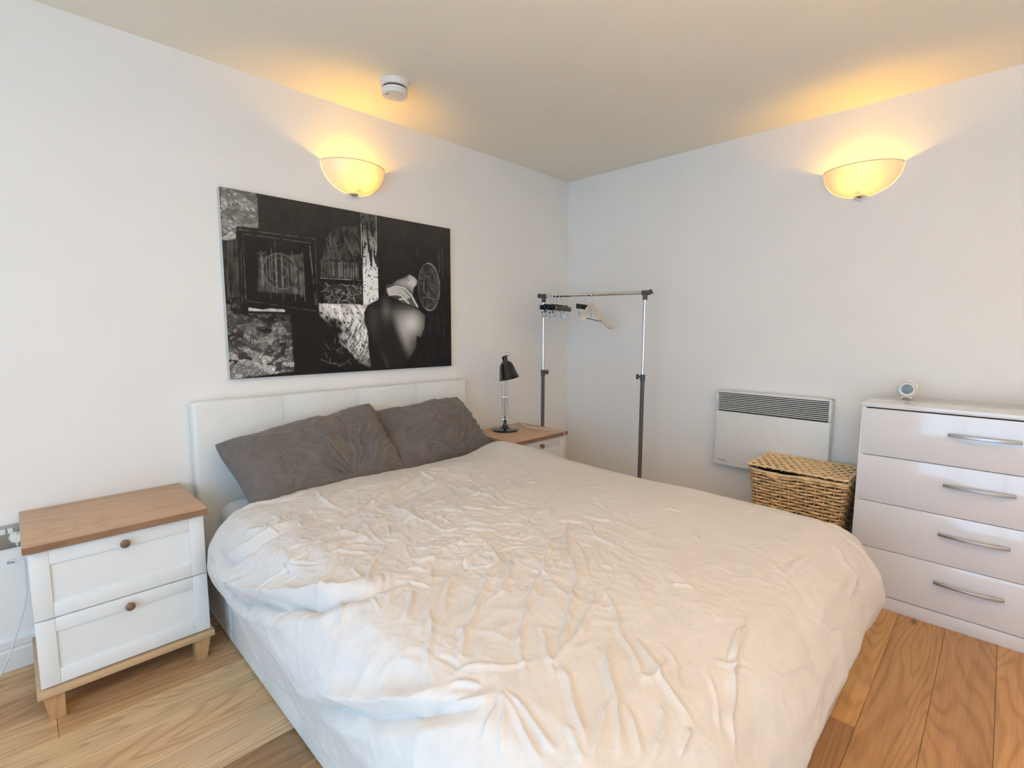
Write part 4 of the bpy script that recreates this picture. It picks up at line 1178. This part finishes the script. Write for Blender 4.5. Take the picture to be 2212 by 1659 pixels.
# ---------------------------------------------------------------- canvas print (grey tones and lamp gloss haze painted per vertex)
def paint_print(nu, nv):
    u, v = np.meshgrid(np.linspace(0, 1, nu), np.linspace(0, 1, nv))
    asp = 1.51
    X, Y = u*asp, v
    r = np.random.default_rng(4)
    def inside(poly):
        m_ = np.zeros(u.shape, bool); n = len(poly)
        for i in range(n):
            (x1, y1), (x2, y2) = poly[i], poly[(i+1) % n]
            if y1 == y2: continue
            c = ((y1 > v) != (y2 > v)) & (u < (x2-x1)*(v-y1)/(y2-y1)+x1)
            m_ ^= c
        return m_
    def soft(poly, k=2):
        a = inside(poly).astype(float)
        for _ in range(k):
            p = np.pad(a, 1, mode='edge')
            a = (p[1:-1, 1:-1]*2+p[:-2, 1:-1]+p[2:, 1:-1]+p[1:-1, :-2]+p[1:-1, 2:])/6
        return a
    def stroke(g, pts, w, val, k=1.0, broken=0.0):
        for (a, b), (c, d) in zip(pts, pts[1:]):
            lo, hi = min(a, c)-3*w, max(a, c)+3*w; l2, h2 = min(b, d)-4*w, max(b, d)+4*w
            j0, j1 = max(0, int(lo*nu)-1), min(nu, int(hi*nu)+2); i0, i1 = max(0, int(l2*nv)-1), min(nv, int(h2*nv)+2)
            if j1 <= j0 or i1 <= i0: continue
            ds, _ = seg_dist(X[i0:i1, j0:j1], Y[i0:i1, j0:j1], a*asp, b, c*asp, d)
            al = np.clip(1.5-ds/(w*asp*.5), 0, 1)*k
            if broken: al = al*np.clip(.75+broken*n2[i0:i1, j0:j1]*2.2, 0, 1)
            g[i0:i1, j0:j1] = g[i0:i1, j0:j1]*(1-al)+val*al
    gauss = lambda p, sx, sy: np.exp(-((u-p[0])/sx)**2-((v-p[1])/sy)**2)
    n1, n2, n3 = fbm(X*6, Y*6, 401, 4), fbm(X*22, Y*22, 411, 3), fbm(X*60, Y*60, 421, 2)
    grain_v = fbm(X*70, Y*5, 431, 3)
    g = .008+.007*np.clip(n1+.3, 0, 1)+.026*np.clip(1-v*2.2, 0, 1)+.012*np.clip(grain_v, 0, 1)*np.clip(1-v, 0, 1)+.01*np.clip(n2, 0, 1)*np.clip(1-v*1.5, 0, 1)  # lighter top is the lamp's gloss haze painted into the tones
    # palette-knife patches: flat planes of paint at two sizes
    def cells(x, y, seed):
        rr = np.random.default_rng(seed); J = rr.random((128, 128, 3))
        xi, yi = np.floor(x).astype(int), np.floor(y).astype(int)
        best = np.full(x.shape, 9.0); val = np.zeros(x.shape); gap = np.full(x.shape, 9.0)
        for di in (-1, 0, 1):
            for dj in (-1, 0, 1):
                c = J[(xi+di) % 128, (yi+dj) % 128]
                d = np.hypot(xi+di+c[..., 0]-x, yi+dj+c[..., 1]-y)
                closer = d < best
                gap = np.where(closer, best-d, np.minimum(gap, d-best))
                val = np.where(closer, c[..., 2], val); best = np.where(closer, d, best)
        return val, gap
    def stone(g, poly, lo, hi, seed, shade):
        a = soft(poly, 1)
        wx, wy = X+.03*fbm(X*9, Y*9, seed, 3), Y+.03*fbm(X*9+7, Y*9, seed+3, 3)
        c1, g1 = cells(wx*16+wy*6, wy*26-wx*5, seed); c2, g2 = cells(wx*46, wy*60+wx*14, seed+1)
        t = lo+(hi-lo)*(.55*c1**2+.45*c2**3)*(1.0+.8*fbm(X*60, Y*60, seed+5, 2))
        t = np.where((g2 < .07) & (c2 > .5), lo*.35, t)
        return g*(1-a)+np.clip(t*shade, .006, .85)*a
    g = stone(g, PATCH_TOP, .13, .62, 501, 1.0)
    g = stone(g, PATCH_LOW, .022, .52, 521, .40+1.25*np.clip((v-.62)/.33, 0, 1)**1.3)
    a = soft(COLUMN_LEFT, 2); g = g*(1-a)+a*np.clip(.045+.08*grain_v+.03*n2, .008, .3)
    # picture frame with a barred disc
    a = soft(FRAME, 2); g = g*(1-a)+a*(.011+.010*np.clip(n1, 0, 1)+.02*np.clip(1-v*2.6, 0, 1))  # same gloss haze painted into the top of the frame
    a = soft(MANDALA_FIELD, 6); g = g*(1-a)+a*np.clip(.065+.06*n2+.03*n1, .01, .3)
    dm = np.hypot((u-MANDALA[0])/.062, (v-MANDALA[1])/.098)
    g = np.where(dm < 1, .030+.02*np.clip(n2, 0, 1), g)
    for rr, val in ((1.0, .16), (.72, .10), (.38, .14)):
        al = np.clip(1-np.abs(dm-rr)/.05, 0, 1)*(np.sin(np.arctan2(v-MANDALA[1], u-MANDALA[0])*1.5+rr*4) > -.5)
        g = g*(1-al)+val*al
    for k in range(34):
        x = .114+.168*r.random(); c = .42+.03*r.normal(); hgt = .04+.085*r.random()
        stroke(g, [(x, c-hgt), (x, c+hgt)], .0012+.0012*r.random(), .14+.30*r.random()**2, .75, .8)
    for k in range(24):
        s = r.random(); side = r.integers(0, 4)
        x, y = ((.10, .33+.2*s), (.285, .32+.2*s), (.11+.17*s, .545), (.11+.17*s, .315))[side]
        stroke(g, [(x, y), (x+.006*r.normal(), y+.012*r.normal())], .003, .02 if side < 3 else .10, .9)
    a = soft(BRIGHT_STRIP, 1); g = g*(1-a)+a*np.clip(.55+.5*n2, .1, .9)
    # feathery greys, barcode, scribbles
    a = soft(FEATHERS, 9); g = g*(1-a)+a*np.clip(.045+.10*fbm(X*26+2*fbm(X*5, Y*5, 441, 2), Y*8, 442, 3)+.03*n1, .008, .35)
    for k in range(26):
        x, y = .37+.14*r.random(), .12+.17*r.random(); L = .02+.05*r.random(); b = r.normal()*.02
        stroke(g, [(x, y), (x+b*.6, y+L*.5), (x+b, y+L)], .004, .02 if k % 2 else .13, .6)
    a = soft(BARCODE, 1); g = g*(1-a)+a*.030
    for k in range(30):
        x = .352+.158*k/29+.001*r.normal()
        stroke(g, [(x, .312+.012*r.random()), (x+.0005, .405+.02*r.random())], .0012+.0016*r.random(), .14+.32*r.random(), .8, .6)
    a = soft(SCRIBBLE, 1); g = g*(1-a)+a*.020
    for k in range(150):
        x, y = .358+.165*r.random(), .455+.108*r.random(); t0 = r.random()*6.3; rad = .010+.022*r.random(); tw = .5+1.1*r.random()
        stroke(g, [(x+rad*(math.cos(t0+tw*q/4)-math.cos(t0)), min(.572, y+rad*1.3*(math.sin(t0+tw*q/4)-math.sin(t0)))) for q in range(5)], .0011+.0008*r.random(), .08+.55*r.random()**2, .85)
    # column of light and the white burst below it
    a = soft(LIGHT_COLUMN, 1)
    col = .10+.95*np.clip((v-.10)/.30, 0, 1)+.12*n1
    col = np.where((v < .33) & (fbm(X*55, Y*6, 451, 2) > .05+.9*np.abs(v-.26)), .03, col)
    col = np.where(fbm(X*60, Y*50, 455, 3) > .24, col*.2, col)
    g = g*(1-a)+a*np.clip(col, .01, .95)
    a = soft(BURST, 3)*np.clip(1.1+1.6*fbm(X*30-Y*12, Y*20, 481, 3)-np.clip((.46-u)/.05, 0, 1)*np.clip((v-.66)/.06, 0, 1)*1.3, 0, 1)
    fade = np.clip((u-.36)/.13+np.clip((.70-v)/.10, 0, 1)*.9, 0, 1)*np.clip((.985-v)/.14, 0, 1)
    tex = .93*fade+.30*n2*fade
    tex = np.where(fbm(X*60-Y*30, Y*34, 461, 3) > .16+.20*fade, .03, tex)
    tex = tex*(.55+.45*np.clip(1.2-2.2*np.abs(fbm(X*14-Y*7, Y*8, 465, 3)), 0, 1))
    g = g*(1-a)+a*np.clip(tex, .012, .95)
    for k in range(60):
        x, y = .38+.17*r.random(), .66+.22*r.random(); L = .03+.07*r.random()
        stroke(g, [(x, y), (x-L*.25*r.random(), y+L*.5), (x-L*.5*r.random(), y+L)], .0012+.0025*r.random(), .012, .9)
    for k in range(26):
        x, y = .36+.18*r.random(), .80+.17*r.random(); L = .02+.05*r.random()
        stroke(g, [(x, y), (x+L*.5*r.normal(), y-L*.6)], .0016, .12+.25*r.random(), .7)
    # disc behind the figure
    dp = np.hypot((u-PEACE[0])/.062, (v-PEACE[1])/.165)
    g = np.where(dp < 1, .055+.06*n2+.05*np.clip(n1, 0, 1), g)
    al = np.clip(1-np.abs(dp-1)/.035, 0, 1)*np.where(u > PEACE[0]-.02, 1, .35); g = g*(1-al)+(.42+.2*n2)*al
    for a_, b_, w_, gr in ART_LINES: stroke(g, [a_, b_], w_, gr*.75, .85, .9)
    for k in range(9):
        t0 = r.random()*6.3; x, y = PEACE[0]+.03*math.cos(t0), PEACE[1]+.08*math.sin(t0)
        stroke(g, [(x, y), (x+.02*r.normal(), y+.03*r.normal())], .002, .30, .8)
    # the figure seen from behind
    a = soft(HAIR, 2); hair = .016+.020*np.clip(fbm(X*90+Y*30, Y*14-X*20, 471, 2), 0, 1)+.012*gauss((.70, .22), .08, .08); g = g*(1-a)+hair*a
    a = soft(NECK, 2)
    nk = .05+.55*gauss((.785, .405), .030, .06)+.35*gauss((.735, .415), .04, .03)+.10*gauss((.69, .45), .03, .04); g = g*(1-a)+nk*a
    a = soft(BACK, 2)
    side = (u-.632)*.953-(v-.62)*.302                       # distance right of the line of the spine
    lit = np.clip(side/.055, 0, 1); lit = lit*lit*(3-2*lit)
    bk = .016+lit*(.60*gauss(SHOULDER_LIGHT, .052, .080)+.33*gauss(SPINE_LIGHT, .050, .14)+.10*gauss((.70, .66), .05, .08))
    bk += .13*gauss(NAPE_LIGHT, .022, .075)+.035*gauss((.575, .66), .025, .10)
    bk = np.where(v < .60, bk*np.clip(.35+(v-.50)*4, .35, 1), bk)
    g = g*(1-a)+bk*a
    a = soft(ROBE_LEFT, 3); g = g*(1-a)+a*(.012+.03*np.exp(-((u-(.60+.22*(v-.8)))/.010)**2))
    a = soft(ROBE, 1); g = g*(1-a)+a*(.008+.02*np.clip(grain_v, 0, 1))
    a = soft(HAND, 1); g = g*(1-a)+a*.10
    for f_ in FINGERS: stroke(g, f_, .0085, .60, .9); 
    for f_ in FINGERS: stroke(g, [(p[0], p[1]-.004) for p in f_], .0032, .88, .8)
    a = soft(EAR, 1); g = g*(1-a)+a*.62
    stroke(g, [(.757, .40), (.762, .385), (.764, .372)], .003, .08)
    g = g*(1+.10*n3)
    return np.clip(g, .004, .95)

CX0, CX1, CZ0, CZ1 = .740, 2.097, 1.108, 2.010
cv = thing('canvas_picture', ((CX0+CX1)/2, WY, CZ0), 'large black and white canvas of a figure seen from behind', 'picture')
w_, h_ = (CX1-CX0)/2, CZ1-CZ0
Geo().box(-w_, w_, -.034, 0, 0, h_, .0015, 1).build('stretched_canvas', M['canvas_edge'], cv, smooth=0)
nu, nv = 620, 411
tone = paint_print(nu, nv)
gx, gz = np.meshgrid(np.linspace(-w_+.001, w_-.001, nu), np.linspace(h_-.001, .001, nv))
Pp = np.stack([gx, np.full_like(gx, -.0346), gz], -1)
pr = grid_mesh('print', Pp[::-1], M['print'], cv)
att = pr.data.color_attributes.new('print', 'FLOAT_COLOR', 'POINT')
tn = tone[::-1].reshape(-1)
cols = np.stack([tn, tn*.985, tn*.95, np.ones_like(tn)], -1).astype(np.float32)
att.data.foreach_set('color', cols.reshape(-1))
